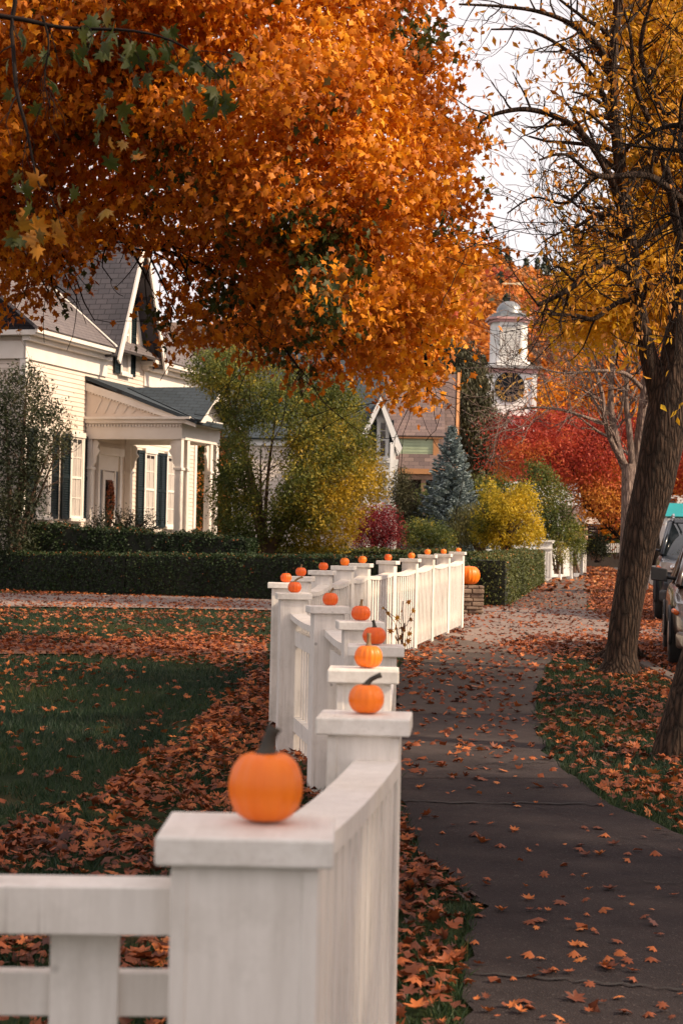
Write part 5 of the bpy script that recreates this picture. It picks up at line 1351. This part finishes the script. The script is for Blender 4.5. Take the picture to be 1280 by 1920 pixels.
# roof slope faces the camera: eave nearer, ridge farther
a0 = -2.2
m = MB(); roofq(F, m, (a0, wl - 1, ze), (a0, -.1, ze), (3.6, -.1, zr + .75), (3.6, wl - 1, zr + .75), .12); roofq(F, m, (9.4, -.1, ze), (9.4, wl - 1, ze), (3.6, wl - 1, zr + .75), (3.6, -.1, zr + .75), .12)
rf = m.build('roof', M['brownroof'], H3)
m = MB(); F.poly(m, [(a0 - .05, -.05, ze - .25), (a0, -.05, ze + .06), (3.6, -.05, zr + .85), (9.4, -.05, ze + .06), (9.4, -.05, ze - .25), (3.6, -.05, zr + .45)], .14, (0, 1, 0))
F.box(m, a0 - .12, a0, wl - 1, .05, ze - .24, ze + .02); m.build('ochre_trim', M['orangetrim'], rf)
m = MB(); F.poly(m, [(a0 + .3, -.3, gz), (a0 + .3, -.3, ze), (3.6, -.3, zr + .4), (9, -.3, ze), (9, -.3, gz)], .15, (0, -1, 0)); F.box(m, a0 + .9, 9, wl, -.5, gz, ze - .3); m.build('wall', M['brownwall'], H3)
m = MB(); F.box(m, a0 + .7, a0 + .88, wl, -.6, gz, z3(905)); m.build('porch_recess', M['darkwall'], H3)
m = MB(); F.box(m, a0 + .02, a0 + .2, wl, -.2, z3(903), ze - .24)
for t in (-.4, -1.6, -3.0): F.box(m, a0 + .05, a0 + .25, t - .12, t + .12, gz, z3(903))
m.build('porch_frame', M['brownwall'], H3)
m = MB(); dt0 = P(735, 1000, 93).x - F.o[0] + .9; dt1 = P(800, 1000, 93).x - F.o[0] + .9 - .25
clap_a(F, m, a0 + .9, dt0 - 2.5, dt1, z3(874), z3(826), h=.16); F.box(m, a0 + .96, 2.6, dt0 - 2.5, dt1, z3(876), z3(828)); dm = m.build('dormer_wall', M['greenside'], H3)
m = MB(); F.box(m, a0 + .82, a0 + .93, dt1 - .25, dt1 + .03, z3(875), z3(826)); F.box(m, a0 + .75, a0 + .95, dt0 - 2.5, dt1 + .3, z3(826), z3(820)); m.build('dormer_trim', M['orangetrim'], dm)
m = MB(); roofq(F, m, (a0 + .7, dt0 - 2.5, z3(821)), (a0 + .7, dt1 + .35, z3(821)), (3.5, dt1 + .1, zr + .78), (3.5, dt0 - 2.5, zr + .78), .1); m.build('dormer_roof', M['brownroof'], dm)

# ================================================================== CLOCK TOWER
D = 150.0; cxw = P(957, 725, D).x; gz = g(150)
ang = R(-5); TW = Fr(cxw, D, (math.sin(ang) * -1, math.cos(ang)))
TW = Fr(cxw, D, (-.04, .9992))
def zt_(py): return P(957, py, D).z
CT = empty('clock_tower', (cxw, D, gz), 'white wooden clock tower with black dial, louvred belfry and grey dome', 'clock tower')
hw = 1.98
m = MB(); TW.box(m, -.0, 4.0, -hw, hw, gz, zt_(694)); sh = m.build('shaft', M['white'], CT)
m = MB(); TW.box(m, -.12, .0, hw - .28, hw + .10, zt_(780), zt_(699)); TW.box(m, -.12, .0, -hw - .10, -hw + .28, zt_(780), zt_(699)); TW.box(m, .0, 4.0, hw, hw + .1, zt_(1000), zt_(940)); m.build('corner_board', M['white'], sh)
m = MB(); TW.box(m, -.16, 4.16, -hw - .16, hw + .16, zt_(699), zt_(691)); m.build('lower_cornice', M['pinktrim'], sh)
m = MB(); TW.box(m, -.45, 4.45, -hw - .45, hw + .45, zt_(691), zt_(686)); m.build('cornice_top', simple('grey_cornice_lead', flat((.28, .27, .27)), 3, .6), sh)
m = MB(); TW.box(m, -.25, 4.25, -hw - .2, hw + .2, zt_(786), zt_(780)); m.build('red_flashing', M['redtrim'], sh)
m = MB(); TW.box(m, -2.5, 14, -5.5, 5.5, gz, zt_(905)); m.build('church_body', M['white'], CT)
m = MB(); roofq(TW, m, (-2.9, 6.0, zt_(905)), (14.4, 6.0, zt_(905)), (14.4, 0, zt_(800)), (-2.9, 0, zt_(800)), .2); roofq(TW, m, (14.4, -6, zt_(905)), (-2.9, -6, zt_(905)), (-2.9, 0, zt_(800)), (14.4, 0, zt_(800)), .2)
TW.poly(m, [(-2.5, -5.5, zt_(905)), (-2.5, 5.5, zt_(905)), (-2.5, 0, zt_(804))], .3, (1, 0, 0)); m.build('church_roof', M['redtrim'], CT)
# belfry lantern: square with cut corners
def oct_(hw_, ch, cz=2.0): return [(cz - hw_, -hw_ + ch), (cz - hw_, hw_ - ch), (cz - hw_ + ch, hw_), (cz + hw_ - ch, hw_), (cz + hw_, hw_ - ch), (cz + hw_, -hw_ + ch), (cz + hw_ - ch, -hw_), (cz - hw_ + ch, -hw_)]
def octbox(m, hw_, ch, z0, z1):
    q = oct_(hw_, ch); m.add([TW.W(a, t, z0) for a, t in q] + [TW.W(a, t, z1) for a, t in q], [tuple(range(8)), tuple(range(15, 7, -1))] + [(i, i + 8, (i + 1) % 8 + 8, (i + 1) % 8) for i in range(8)])
m = MB()
octbox(m, 1.62, .5, zt_(686), zt_(676)); octbox(m, 1.42, .52, zt_(676), zt_(600))
bel = m.build('belfry', M['white'], CT)
m = MB(); octbox(m, 1.62, .52, zt_(602), zt_(597)); octbox(m, 1.80, .6, zt_(597), zt_(593)); m.build('upper_cornice', M['pinktrim'], bel)
m = MB(); q0 = 2 - 1.42; TW.box(m, q0 - .08, q0, -.92, -.76, zt_(672), zt_(602)); TW.box(m, q0 - .08, q0, .76, .92, zt_(672), zt_(602)); TW.box(m, q0 - .08, q0, -.76, .76, zt_(672), zt_(668)); TW.box(m, q0 - .08, q0, -.76, .76, zt_(607), zt_(602))
m.build('louvre_frame', M['white'], bel)
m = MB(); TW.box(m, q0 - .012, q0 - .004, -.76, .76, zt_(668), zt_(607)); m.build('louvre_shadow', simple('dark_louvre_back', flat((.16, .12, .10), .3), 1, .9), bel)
m = MB(); zz = zt_(667.5)
while zz < zt_(608): m.add([TW.W(q0 - .02, -.75, zz + .06), TW.W(q0 - .02, .75, zz + .06), TW.W(q0 - .075, .75, zz), TW.W(q0 - .075, -.75, zz), TW.W(q0 - .02, -.75, zz + .07), TW.W(q0 - .02, .75, zz + .07), TW.W(q0 - .075, .75, zz + .012), TW.W(q0 - .075, -.75, zz + .012)], [(3, 2, 1, 0), (4, 5, 6, 7), (0, 1, 5, 4), (1, 2, 6, 5), (2, 3, 7, 6), (3, 0, 4, 7)]); zz += .115
m.build('louvres', M['white'], bel)
m = MB(); octbox(m, 1.72, .55, zt_(593), zt_(590.5)); octbox(m, 1.35, .5, zt_(590.5), zt_(584)); c3 = TW.W(2, 0, 0)
m.build('dome_base', M['lead'], CT)
m = MB(); z0 = zt_(584); hd = zt_(560) - z0; m.lathe((c3[0], c3[1], z0), [(1.10, 0), (1.10, .06)] + [(1.06 * math.cos(t) ** .9 if t < 1.55 else .04, .06 + hd * math.sin(t)) for t in np.linspace(0.05, 1.54, 10)], 28); m.build('dome', M['lead'], CT)
m = MB(); zb_ = zt_(553); m.tube([(c3[0], c3[1], zt_(560)), (c3[0], c3[1], zt_(512))], .028, 6); m.lathe((c3[0], c3[1], zb_ - .14), [(.02, 0), (.10, .05), (.14, .14), (.10, .23), (.02, .28)], 12); rod = m.build('vane_rod', M['iron'], CT)
m = MB(); zv = zt_(525)
yv = c3[1]
def vx(px): return P(px, 525, c3[1]).x
pr = [(vx(941), 0), (vx(949), .10), (vx(949), .04), (vx(961), .05), (vx(983), .16), (vx(980), .0), (vx(983), -.16), (vx(961), -.05), (vx(949), -.04), (vx(949), -.10)]
m.add([(x, yv - .03, zv + z) for x, z in pr] + [(x, yv + .03, zv + z) for x, z in pr], [tuple(range(10)), tuple(range(19, 9, -1))] + [(i, i + 10, (i + 1) % 10 + 10, (i + 1) % 10) for i in range(10)])
m.build('weather_vane', M['palegold'], CT)
# dial
dc = P(955, 725, D - .3); rD = 28.5 / FPX * D
TD = Fr(dc.x, TW.W(0, 0, 0)[1] - .02, TW.u); zc = dc.z
def disc(m, r, t_out, n=48, r0=0):
    if r0 == 0: m.add([TD.W(-t_out, r * math.cos(2 * PI * k / n), zc + r * math.sin(2 * PI * k / n)) for k in range(n)] + [TD.W(0, r * math.cos(2 * PI * k / n), zc + r * math.sin(2 * PI * k / n)) for k in range(n)], [tuple(range(n))] + [(k, k + n, (k + 1) % n + n, (k + 1) % n) for k in range(n)])
    else:
        m.add([TD.W(-t_out, q * math.cos(2 * PI * k / n), zc + q * math.sin(2 * PI * k / n)) for q in (r0, r) for k in range(n)], [(k, (k + 1) % n, (k + 1) % n + n, k + n) for k in range(n)])
m = MB(); disc(m, rD, .10); dial = m.build('clock_dial', M['black'], CT)
m = MB(); disc(m, rD, .104, r0=rD * .965); m.build('dial_rim', M['iron'], dial)
m = MB()
def bar(x0, y0, x1, y1, w, dep=.112):
    d = Vector((x1 - x0, y1 - y0)); n = Vector((-d.y, d.x)).normalized() * w / 2
    q = [(x0 + n.x, y0 + n.y), (x0 - n.x, y0 - n.y), (x1 - n.x, y1 - n.y), (x1 + n.x, y1 + n.y)]
    m.add([TD.W(-dep, x, zc + y) for x, y in q] + [TD.W(-.1, x, zc + y) for x, y in q], [(0, 1, 2, 3), (0, 4, 5, 1), (1, 5, 6, 2), (2, 6, 7, 3), (3, 7, 4, 0)])
ROM = {1: 'I', 2: 'II', 3: 'III', 4: 'IIII', 5: 'V', 6: 'VI', 7: 'VII', 8: 'VIII', 9: 'IX', 10: 'X', 11: 'XI', 12: 'XII'}
ri, ro = rD * .66, rD * .93
for hnum, txt in ROM.items():
    th = PI / 2 - 2 * PI * hnum / 12; er = Vector((math.cos(th), math.sin(th))); et = Vector((math.sin(th), -math.cos(th)))
    ws = {'I': .10, 'V': .22, 'X': .22}; tot = sum(ws[c_] for c_ in txt); sc2 = min(1, .48 / tot); x = -tot * sc2 / 2
    def Q(u_, r_): q = er * r_ + et * u_; return q.x, q.y
    for c_ in txt:
        w_ = ws[c_] * sc2; a_ = x + w_ * .15; b_ = x + w_ * .85; mid = (a_ + b_) / 2
        if c_ == 'I': bar(*Q(mid, ri), *Q(mid, ro), .042)
        elif c_ == 'V': bar(*Q(a_, ro), *Q(mid, ri), .045); bar(*Q(b_, ro), *Q(mid, ri), .028)
        else: bar(*Q(a_, ro), *Q(b_, ri), .045); bar(*Q(b_, ro), *Q(a_, ri), .028)
        x += w_
    bar(*Q(-tot * sc2 / 2, ri), *Q(tot * sc2 / 2, ri), .018); bar(*Q(-tot * sc2 / 2, ro), *Q(tot * sc2 / 2, ro), .018)
m.build('roman_numerals', M['gold'], dial)
m = MB()
for deg, L, wd, dep in ((221, .86, .075, .14), (48, .56, .10, .13)):
    th = PI / 2 - R(deg); e = Vector((math.cos(th), math.sin(th))) * rD
    bar(-e.x * .12, -e.y * .12, e.x * L * .8, e.y * L * .8, wd, dep); bar(e.x * L * .8, e.y * L * .8, e.x * L, e.y * L, wd * .5, dep)
m.build('clock_hands', M['gold'], dial)

# ================================================================== WHITE GATE FENCE, SIGN, FAR FENCE
def solidfence(x0, d0, x1, d1, pxt0, pxt1, label, base0, tp0, tp1, posts=2, first=True):
    A = P(x0, 1040, d0); B = P(x1, 1040, d1); r_ = empty('white_fence', (A.x, A.y, g(A.y)), label, 'fence')
    zt0 = P(x0, tp0, d0).z; zt1 = P(x1, tp1, d1).z; Dv = Vector((B.x - A.x, B.y - A.y)); L = Dv.length; Dv.normalize(); u = (Dv.x, Dv.y)
    for k in range(posts):
        t = k / (posts - 1); x = A.x + (B.x - A.x) * t; y = A.y + (B.y - A.y) * t; zt2 = zt0 + (zt1 - zt0) * t; gz_ = g(y)
        s = .30 if (k == 0 and first) else .2
        m = MB(); m.box((x, y, (gz_ + zt2) / 2), (s, s, zt2 - gz_), u); po = m.build('post', M['farfence'], r_)
        m = MB(); m.box((x, y, zt2 + .03), (s + .12, s + .12, .07), u); m.build('cap', M['farfence'], po)
    m = MB(); n = int(L / .115)
    for k in range(n):
        t = (k + .5) / n; x = A.x + (B.x - A.x) * t; y = A.y + (B.y - A.y) * t; gz_ = g(y) + .10; zt2 = zt0 + (zt1 - zt0) * t - .12 - .08 * math.sin(PI * ((t * (posts - 1)) % 1))
        m.box((x, y, (gz_ + zt2) / 2), (.085, .025, zt2 - gz_), u)
    pn = m.build('picket_panel', M['farfence'], r_)
    m = MB()
    for hh in (.25, .80):
        x, y = (A.x + B.x) / 2, (A.y + B.y) / 2; m.box((x - .03 * u[1], y + .03 * u[0], g(y) + hh), (L, .03, .09), u)
    m.build('rail', M['farfence'], pn); return r_, A, B
r_, A, B = solidfence(1024, 63.5, 1068, 68, 0, 0, 'white gate fence with wide panelled end post beside the clipped hedge', 0, 1018, 1018, 3)
# wide panelled pier facing the camera at the near end
x0, x1 = P(1008, 1040, 62.6).x, P(1034, 1040, 62.6).x; zt = P(1020, 1016, 62.6).z; gz = g(62.6); xm = (x0 + x1) / 2
m = MB(); m.box((xm, 62.6, (gz + zt) / 2), (x1 - x0, .1, zt - gz)); 
for k in range(5): m.box((x0 + .04 + k * (x1 - x0 - .08) / 4, 62.545, (gz + zt) / 2 - .1), (.045, .03, zt - gz - .5))
m.box((xm, 62.53, zt - .22), (x1 - x0 + .02, .05, .05)); pr_ = m.build('panelled_pier', M['farfence'], r_)
m = MB(); m.box((xm, 62.6, zt + .03), (x1 - x0 + .14, .26, .06)); m.build('cap', M['farfence'], pr_)
solidfence(1080, 72, 1094, 80, 0, 0, 'shorter white fence section farther down the path behind roses', 0, 1012, 1005, 3, False)
n = 90; A = P(1085, 1010, 74); c = np.stack([rng.normal(A.x, .35, n), rng.uniform(72.2, 78, n), rng.normal(A.z + .15, .12, n)], 1)
ro_ = empty('rose_shrub', (A.x, 74, g(74)), 'pale pink and yellow roses along the top of the farther white fence', 'flowers')
m = MB()
for q in c[:26]: m.lathe((q[0], q[1], q[2] - .05), [(.01, 0), (.055, .02), (.07, .06), (.04, .10), (.01, .10)], 7)
m.build('blooms', simple('peach_petals', flat((.75, .48, .28), .3), 4, .6), ro_)
c2 = np.repeat(c, 5, 0) + rng.normal(size=(n * 5, 3)) * .14 - np.array([0, 0, .25]); leafmesh('foliage', c2, rdir(len(c2)), rdir(len(c2)), .1, rng.uniform(0, .6, len(c2)), T_LEAF, M['greenyellow'], ro_)
sg = empty('street_sign', tuple(P(1112, 1038, 84)), 'dark hanging signboard under a small pale roof beside the far path', 'sign'); sg.location.z = g(84); OFF[sg.name] = Vector(sg.location)
def bx(m, px0, px1, py0, py1, d, dep): a = P(px0, py1, d); b = P(px1, py0, d); m.hexa([(a.x, d - dep, a.z), (b.x, d - dep, a.z), (b.x, d + dep, a.z), (a.x, d + dep, a.z), (a.x, d - dep, b.z), (b.x, d - dep, b.z), (b.x, d + dep, b.z), (a.x, d + dep, b.z)])
m = MB(); bx(m, 1095, 1098, 975, 1042, 84, .06); bx(m, 1122, 1125, 950, 1042, 84, .06); m.build('post', M['darkwall'], sg)
m = MB(); bx(m, 1099, 1121, 986, 1006, 84, .04); bd = m.build('board', simple('maroon_sign_paint', flat((.06, .02, .02)), 4, .5), sg)
m = MB()
for y_, a_, b_ in ((990, 1102, 1117), (994.5, 1104, 1115), (1002, 1100, 1110)): bx(m, a_, b_, y_, y_ + 1.3, 83.93, .02)
m.build('lettering', simple('pale_sign_lettering', flat((.45, .42, .4)), 4, .5), bd)
m = MB(); a = P(1090, 982, 84); b = P(1126, 982, 84); t = P(1108, 970, 84).z
roofq(Fr(0, 0, (1, 0)), m, (a.x, 83.4 * -1, a.z), (b.x, -83.4, a.z), (b.x - .25, -84, t), (a.x + .25, -84, t), .04); roofq(Fr(0, 0, (1, 0)), m, (b.x, -84.6, a.z), (a.x, -84.6, a.z), (a.x + .25, -84, t), (b.x - .25, -84, t), .04)
m.build('roof', simple('pale_shake_roof', flat((.42, .33, .27)), 3, .8), sg)
m = MB()
for k in range(9): bx(m, 1136 + k * 4, 1138.6 + k * 4, 1019, 1036, 100, .02)
bx(m, 1136, 1171, 1023, 1025, 100.05, .015); tag(m.build('far_fence', M['farfence']), 'weathered pale picket fence far down beside the path end', 'fence')
m = MB()
a = P(1060, 1020, 108); b = P(1175, 1020, 108); m.box(((a.x + b.x) / 2, 108, g(108) + 1.2), (b.x - a.x, .6, 2.4))
gb = empty('dark_barn', ((a.x + b.x) / 2, 111, g(108)), 'dark brown low building behind the sign at the path end', 'building')
m.build('wall', M['darkwall'], gb)
m = MB(); F = Fr(0, 0, (1, 0)); roofq(F, m, (a.x - .3, -107.4, g(108) + 2.4), (b.x + .3, -107.4, g(108) + 2.4), (b.x + .3, -110, g(108) + 3.6), (a.x - .3, -110, g(108) + 3.6)); m.build('roof', M['brownroof'], gb)

# ================================================================== CARS
def carpaint(name, c, metal=.1):
    m, nt, b, o = newmat(name); nt.links.new(ramp(nt, noise(nt, 2, 3), flat(c, .06)), b.inputs['Base Color'])
    b.inputs['Metallic'].default_value = metal; b.inputs['Roughness'].default_value = .28; b.inputs['Coat Weight'].default_value = .5; b.inputs['Coat Roughness'].default_value = .04; return m
RUB = simple('black_tyre_rubber', flat((.018, .018, .018)), 20, .85); RIM = simple('alloy_rim', flat((.35, .35, .36)), 5, .3, metal=.9)
PLA = simple('black_plastic_trim', flat((.02, .021, .023)), 20, .6); LMP = glassmat('headlamp_lens', (.45, .42, .40), .05); CHR = simple('chrome', flat((.6, .6, .6)), 5, .12, metal=1); AMB = simple('amber_lens', flat((.6, .12, .02)), 5, .2)
CGL = glassmat('car_glass', (.012, .018, .02), .03)
def car(name, x, y, dirv, paint, label, suv):
    """car facing the camera; local l = distance back from the nose, w = to the street side"""
    gz = g(y); o = empty(name, (x, y, gz), label, 'car', 'cars parked along the street')
    u = Vector(dirv).normalized(); v = Vector((u.y, -u.x))
    def W(l, w, z): return (x + u.x * l + v.x * w, y + u.y * l + v.y * w, gz + z)
    hw = .95 if suv else .91
    if suv: ST = [(0, .42, .95, .78), (.10, .30, 1.02, .90), (.35, .26, 1.08, .96), (.9, .25, 1.14, 1), (1.55, .25, 1.18, 1), (2.6, .27, 1.18, 1), (3.7, .27, 1.20, 1), (4.4, .30, 1.18, .98), (4.75, .38, 1.1, .92)]; roofz = 1.80; cab = [(1.35, 1.16), (1.95, 1.74), (2.3, 1.80), (4.2, 1.79), (4.62, 1.20)]; wr = .40; ax = (.92, 3.75)
    else: ST = [(0, .30, .62, .74), (.10, .22, .72, .88), (.4, .20, .80, .96), (.9, .20, .88, 1), (1.5, .20, .97, 1), (2.6, .22, .98, 1), (3.7, .22, 1.0, 1), (4.3, .26, 1.0, .97), (4.6, .36, .92, .88)]; roofz = 1.46; cab = [(1.25, .95), (1.95, 1.36), (2.4, 1.46), (3.5, 1.44), (4.25, 1.0)]; wr = .33; ax = (.88, 3.6)
    m = MB(); sec = []
    for l, zb, zt, k in ST:
        w = hw * k
        sec.append([(l + .05, w * .80, zb), (l, w * .96, zb + .10), (l, w, zb + (zt - zb) * .45), (l, w * .985, zt - .14), (l + .01, w * .93, zt - .03), (l + .02, w * .80, zt), (l + .02, w * .4, zt + .025), (l + .02, 0, zt + .03)])
    full_ = [[W(l, w, z) for l, w, z in s] + [W(l, -w, z) for l, w, z in s[-2::-1]] for s in sec]; n = len(full_[0])
    vs = [p for r in full_ for p in r]; fs = []
    for i in range(len(full_) - 1):
        for k in range(n - 1): fs.append((i * n + k, i * n + k + 1, (i + 1) * n + k + 1, (i + 1) * n + k))
        fs.append((i * n + n - 1, i * n, (i + 1) * n, (i + 1) * n + n - 1))
    fs.append(tuple(range(n))[::-1]); fs.append(tuple((len(full_) - 1) * n + k for k in range(n)))
    m.add(vs, fs, True); b = m.build('body', paint, o)
    s_ = b.modifiers.new('sub', 'SUBSURF'); s_.levels = 1; s_.render_levels = 2
    # cabin: glass volume with pillars and roof
    hwc, hr = hw * .90, hw * .72
    def cw(z): zl = cab[0][1]; return hwc + (hr - hwc) * (z - zl) / (roofz - zl)
    m = MB(); L_ = [W(l, cw(z), z) for l, z in cab]; Rr = [W(l, -cw(z), z) for l, z in cab]; k = len(cab)
    m.add(L_ + Rr, [tuple(range(k)), tuple(range(2 * k - 1, k - 1, -1))] + [(i, i + k, i + 1 + k, i + 1) for i in range(k - 1)], True); m.build('glass', CGL, o)
    m = MB(); e = .012
    for sgn in (1, -1):
        for i in range(len(cab) - 1):
            p, q = cab[i], cab[i + 1]; m.tube([W(p[0], sgn * (cw(p[1]) - .01), p[1] + e), W(q[0], sgn * (cw(q[1]) - .01), q[1] + e)], .038, 6)
        for l in (2.55, 3.5) if suv else (2.7,): m.tube([W(l, sgn * (hwc - .0), cab[0][1]), W(l, sgn * (hr + .01), roofz)], .035, 6)
    r0, r1 = cab[2], cab[3]; zz = .02
    m.hexa([W(r0[0] - .32, hr, r0[1] - .04), W(r1[0] + .1, hr, r1[1] - .04), W(r1[0] + .1, -hr, r1[1] - .04), W(r0[0] - .32, -hr, r0[1] - .04), W(r0[0] - .2, hr * .9, r0[1] + .03), W(r1[0], hr * .9, r1[1] + .03), W(r1[0], -hr * .9, r1[1] + .03), W(r0[0] - .2, -hr * .9, r0[1] + .03)])
    m.build('roof', paint, o)
    for sgn in (1, -1):
        if suv:
            m = MB(); m.tube([W(2.0, sgn * hr * .93, roofz + .03), W(2.15, sgn * hr * .93, roofz + .11), W(4.0, sgn * hr * .93, roofz + .11), W(4.15, sgn * hr * .93, roofz + .03)], .02, 6); m.build('roof_rail', CHR, o)
        m = MB(); l = cab[0][0] + .35; zm = cab[0][1] + .06
        m.hexa([W(l, sgn * (hw + .02), zm - .02), W(l + .14, sgn * (hw + .02), zm - .02), W(l + .14, sgn * (hw + .22), zm - .0), W(l + .03, sgn * (hw + .22), zm - .0), W(l, sgn * (hw + .02), zm + .14), W(l + .14, sgn * (hw + .02), zm + .14), W(l + .14, sgn * (hw + .22), zm + .17), W(l + .03, sgn * (hw + .22), zm + .17)]) if sgn > 0 else m.hexa([W(l, sgn * (hw + .22), zm), W(l + .14, sgn * (hw + .22), zm), W(l + .14, sgn * (hw + .02), zm - .02), W(l, sgn * (hw + .02), zm - .02), W(l, sgn * (hw + .22), zm + .17), W(l + .14, sgn * (hw + .22), zm + .17), W(l + .14, sgn * (hw + .02), zm + .14), W(l, sgn * (hw + .02), zm + .14)])
        m.tube([W(l + .07, sgn * (hw - .1), zm + .02), W(l + .07, sgn * (hw + .05), zm + .04)], .025, 6)
        m.build('wing_mirror', paint if suv else PLA, o, bevel=.03)
        zf = ST[2][2]; m = MB()
        q = [(.02, hw * .50, zf - .20), (.12, hw * .88, zf - .22), (.34, hw * .965, zf - .14), (.40, hw * .93, zf - .04), (.12, hw * .80, zf - .04), (.015, hw * .50, zf - .09)]
        pts = [W(a - .035, sgn * w_, z) for a, w_, z in q]; pts2 = [W(a + .15, sgn * w_ * .96, z) for a, w_, z in q]
        m.add(pts + pts2, [tuple(range(6))] + [(i, i + 6, (i + 1) % 6 + 6, (i + 1) % 6) for i in range(6)]); hl = m.build('headlight', LMP, o)
        m = MB(); cc = W(-.005, sgn * hw * .70, zf - .13); m.lathe(cc, [(.02, -.05), (.055, -.03), (.065, 0), (.055, .03), (.02, .05)], 12); m.build('lamp', CHR, hl)
        m = MB(); m.tube([W(.17, sgn * hw * .93, zf - .15), W(.26, sgn * hw * .975, zf - .12)], .03, 6); m.build('indicator', AMB, hl)
        for a in ax:
            m = MB(); c0 = W(a, sgn * (hw - .20), wr); c1 = W(a, sgn * (hw + .012), wr)
            C0 = Vector(c0); C1 = Vector(c1); dd = C1 - C0
            m.tube([C0, C0 + dd * .08, C0 + dd * .92, C1], [wr * .94, wr, wr, wr * .93], 28); wh = m.build('wheel', RUB, o)
            m = MB(); m.tube([C1 - dd * .05, C1 + dd * .03], [wr * .66, wr * .62], 24, smooth=False); m.build('rim', RIM, wh)
            m = MB(); A_ = [W(a + (wr + .055) * math.cos(t), sgn * (hw + .004), wr + (wr + .055) * math.sin(t)) for t in np.linspace(-.15, PI + .15, 14)]
            m.tube(A_, .02, 6); m.build('wheel_arch', PLA, o)
    zf = ST[1][2]
    m = MB(); m.hexa([W(-.03, -hw * .5, zf - .42), W(.1, -hw * .5, zf - .42), W(.1, hw * .5, zf - .42), W(-.03, hw * .5, zf - .42), W(-.02, -hw * .46, zf - .10), W(.1, -hw * .46, zf - .10), W(.1, hw * .46, zf - .10), W(-.02, hw * .46, zf - .10)]); m.build('grille', PLA, o)
    m = MB(); zb = ST[0][1]; m.hexa([W(-.10, -hw * .86, zb - .06), W(.2, -hw * .95, zb - .06), W(.2, hw * .95, zb - .06), W(-.10, hw * .86, zb - .06), W(-.12, -hw * .84, zb + .14), W(.2, -hw * .96, zb + .14), W(.2, hw * .96, zb + .14), W(-.12, hw * .84, zb + .14)]); m.build('bumper', PLA if suv else paint, o, bevel=.04)
    return o
dv = (.16, 1)
car('parked_suv', 5.42 + .95, 32.0, dv, carpaint('dark_navy_paint', (.008, .013, .022)), 'dark navy sport utility vehicle with roof rails facing the camera behind the tree', True)
car('parked_car', 3.80 + .91, 21.3, (.15, 1), carpaint('dark_bronze_paint', (.045, .026, .02)), 'glossy dark bronze car nearest the camera, cut by the right edge', False)
# turquoise canopy and white building across the street
mm = simple('turquoise_canvas', flat((.01, .30, .33), .15), 1, .7)
x0 = P(1246, 955, 48).x; cn = empty('canopy_tent', (x0 + 1.5, 49.5, g(49)), 'turquoise canvas canopy standing behind the parked vehicles', 'tent')
m = MB(); z0, z1 = P(1260, 968, 48).z, P(1260, 943, 48).z
m.hexa([(x0 - .05, 48, z0), (x0 + 3.2, 48, z0), (x0 + 3.2, 51, z0), (x0 - .05, 51, z0), (x0 + .15, 48.2, z1), (x0 + 3, 48.2, z1), (x0 + 3, 50.8, z1), (x0 + .15, 50.8, z1)]); m.build('roof', mm, cn)
m = MB(); 
for a, b in ((x0 + .05, 48.1), (x0 + 3.1, 48.1), (x0 + .05, 50.9), (x0 + 3.1, 50.9)): m.tube([(a, b, g(49)), (a, b, z0)], .03, 8)
m.build('pole', M['farfence'], cn)
wb = empty('white_building', tuple(P(1290, 1040, 82)), 'small white building with grey window above the turquoise canopy', 'building'); wb.location.z = g(82); OFF[wb.name] = Vector(wb.location)
m = MB(); a = P(1253, 928, 82); m.hexa([(a.x, 82, g(82)), (a.x + 6, 82, g(82)), (a.x + 6, 88, g(82)), (a.x, 88, g(82)), (a.x, 82, a.z), (a.x + 6, 82, a.z), (a.x + 6, 88, a.z), (a.x, 88, a.z)]); m.build('wall', M['farfence'], wb)
m = MB(); b = P(1266, 942, 82); c = P(1250, 934, 82); m.hexa([(c.x + .1, 81.95, b.z), (b.x, 81.95, b.z), (b.x, 82, b.z), (c.x + .1, 82, b.z), (c.x + .1, 81.95, c.z), (b.x, 81.95, c.z), (b.x, 82, c.z), (c.x + .1, 82, c.z)]); m.build('window', M['glass'], wb)
sc = bpy.context.scene
sc.view_settings.view_transform = 'Standard'; sc.view_settings.look = 'None'
sc.view_settings.exposure = 0.62; sc.view_settings.gamma = 1
sc.view_settings.use_curve_mapping = False
sc.render.engine = 'CYCLES'
sc.cycles.max_bounces = 8; sc.cycles.diffuse_bounces = 3; sc.cycles.transmission_bounces = 4; sc.cycles.transparent_max_bounces = 6
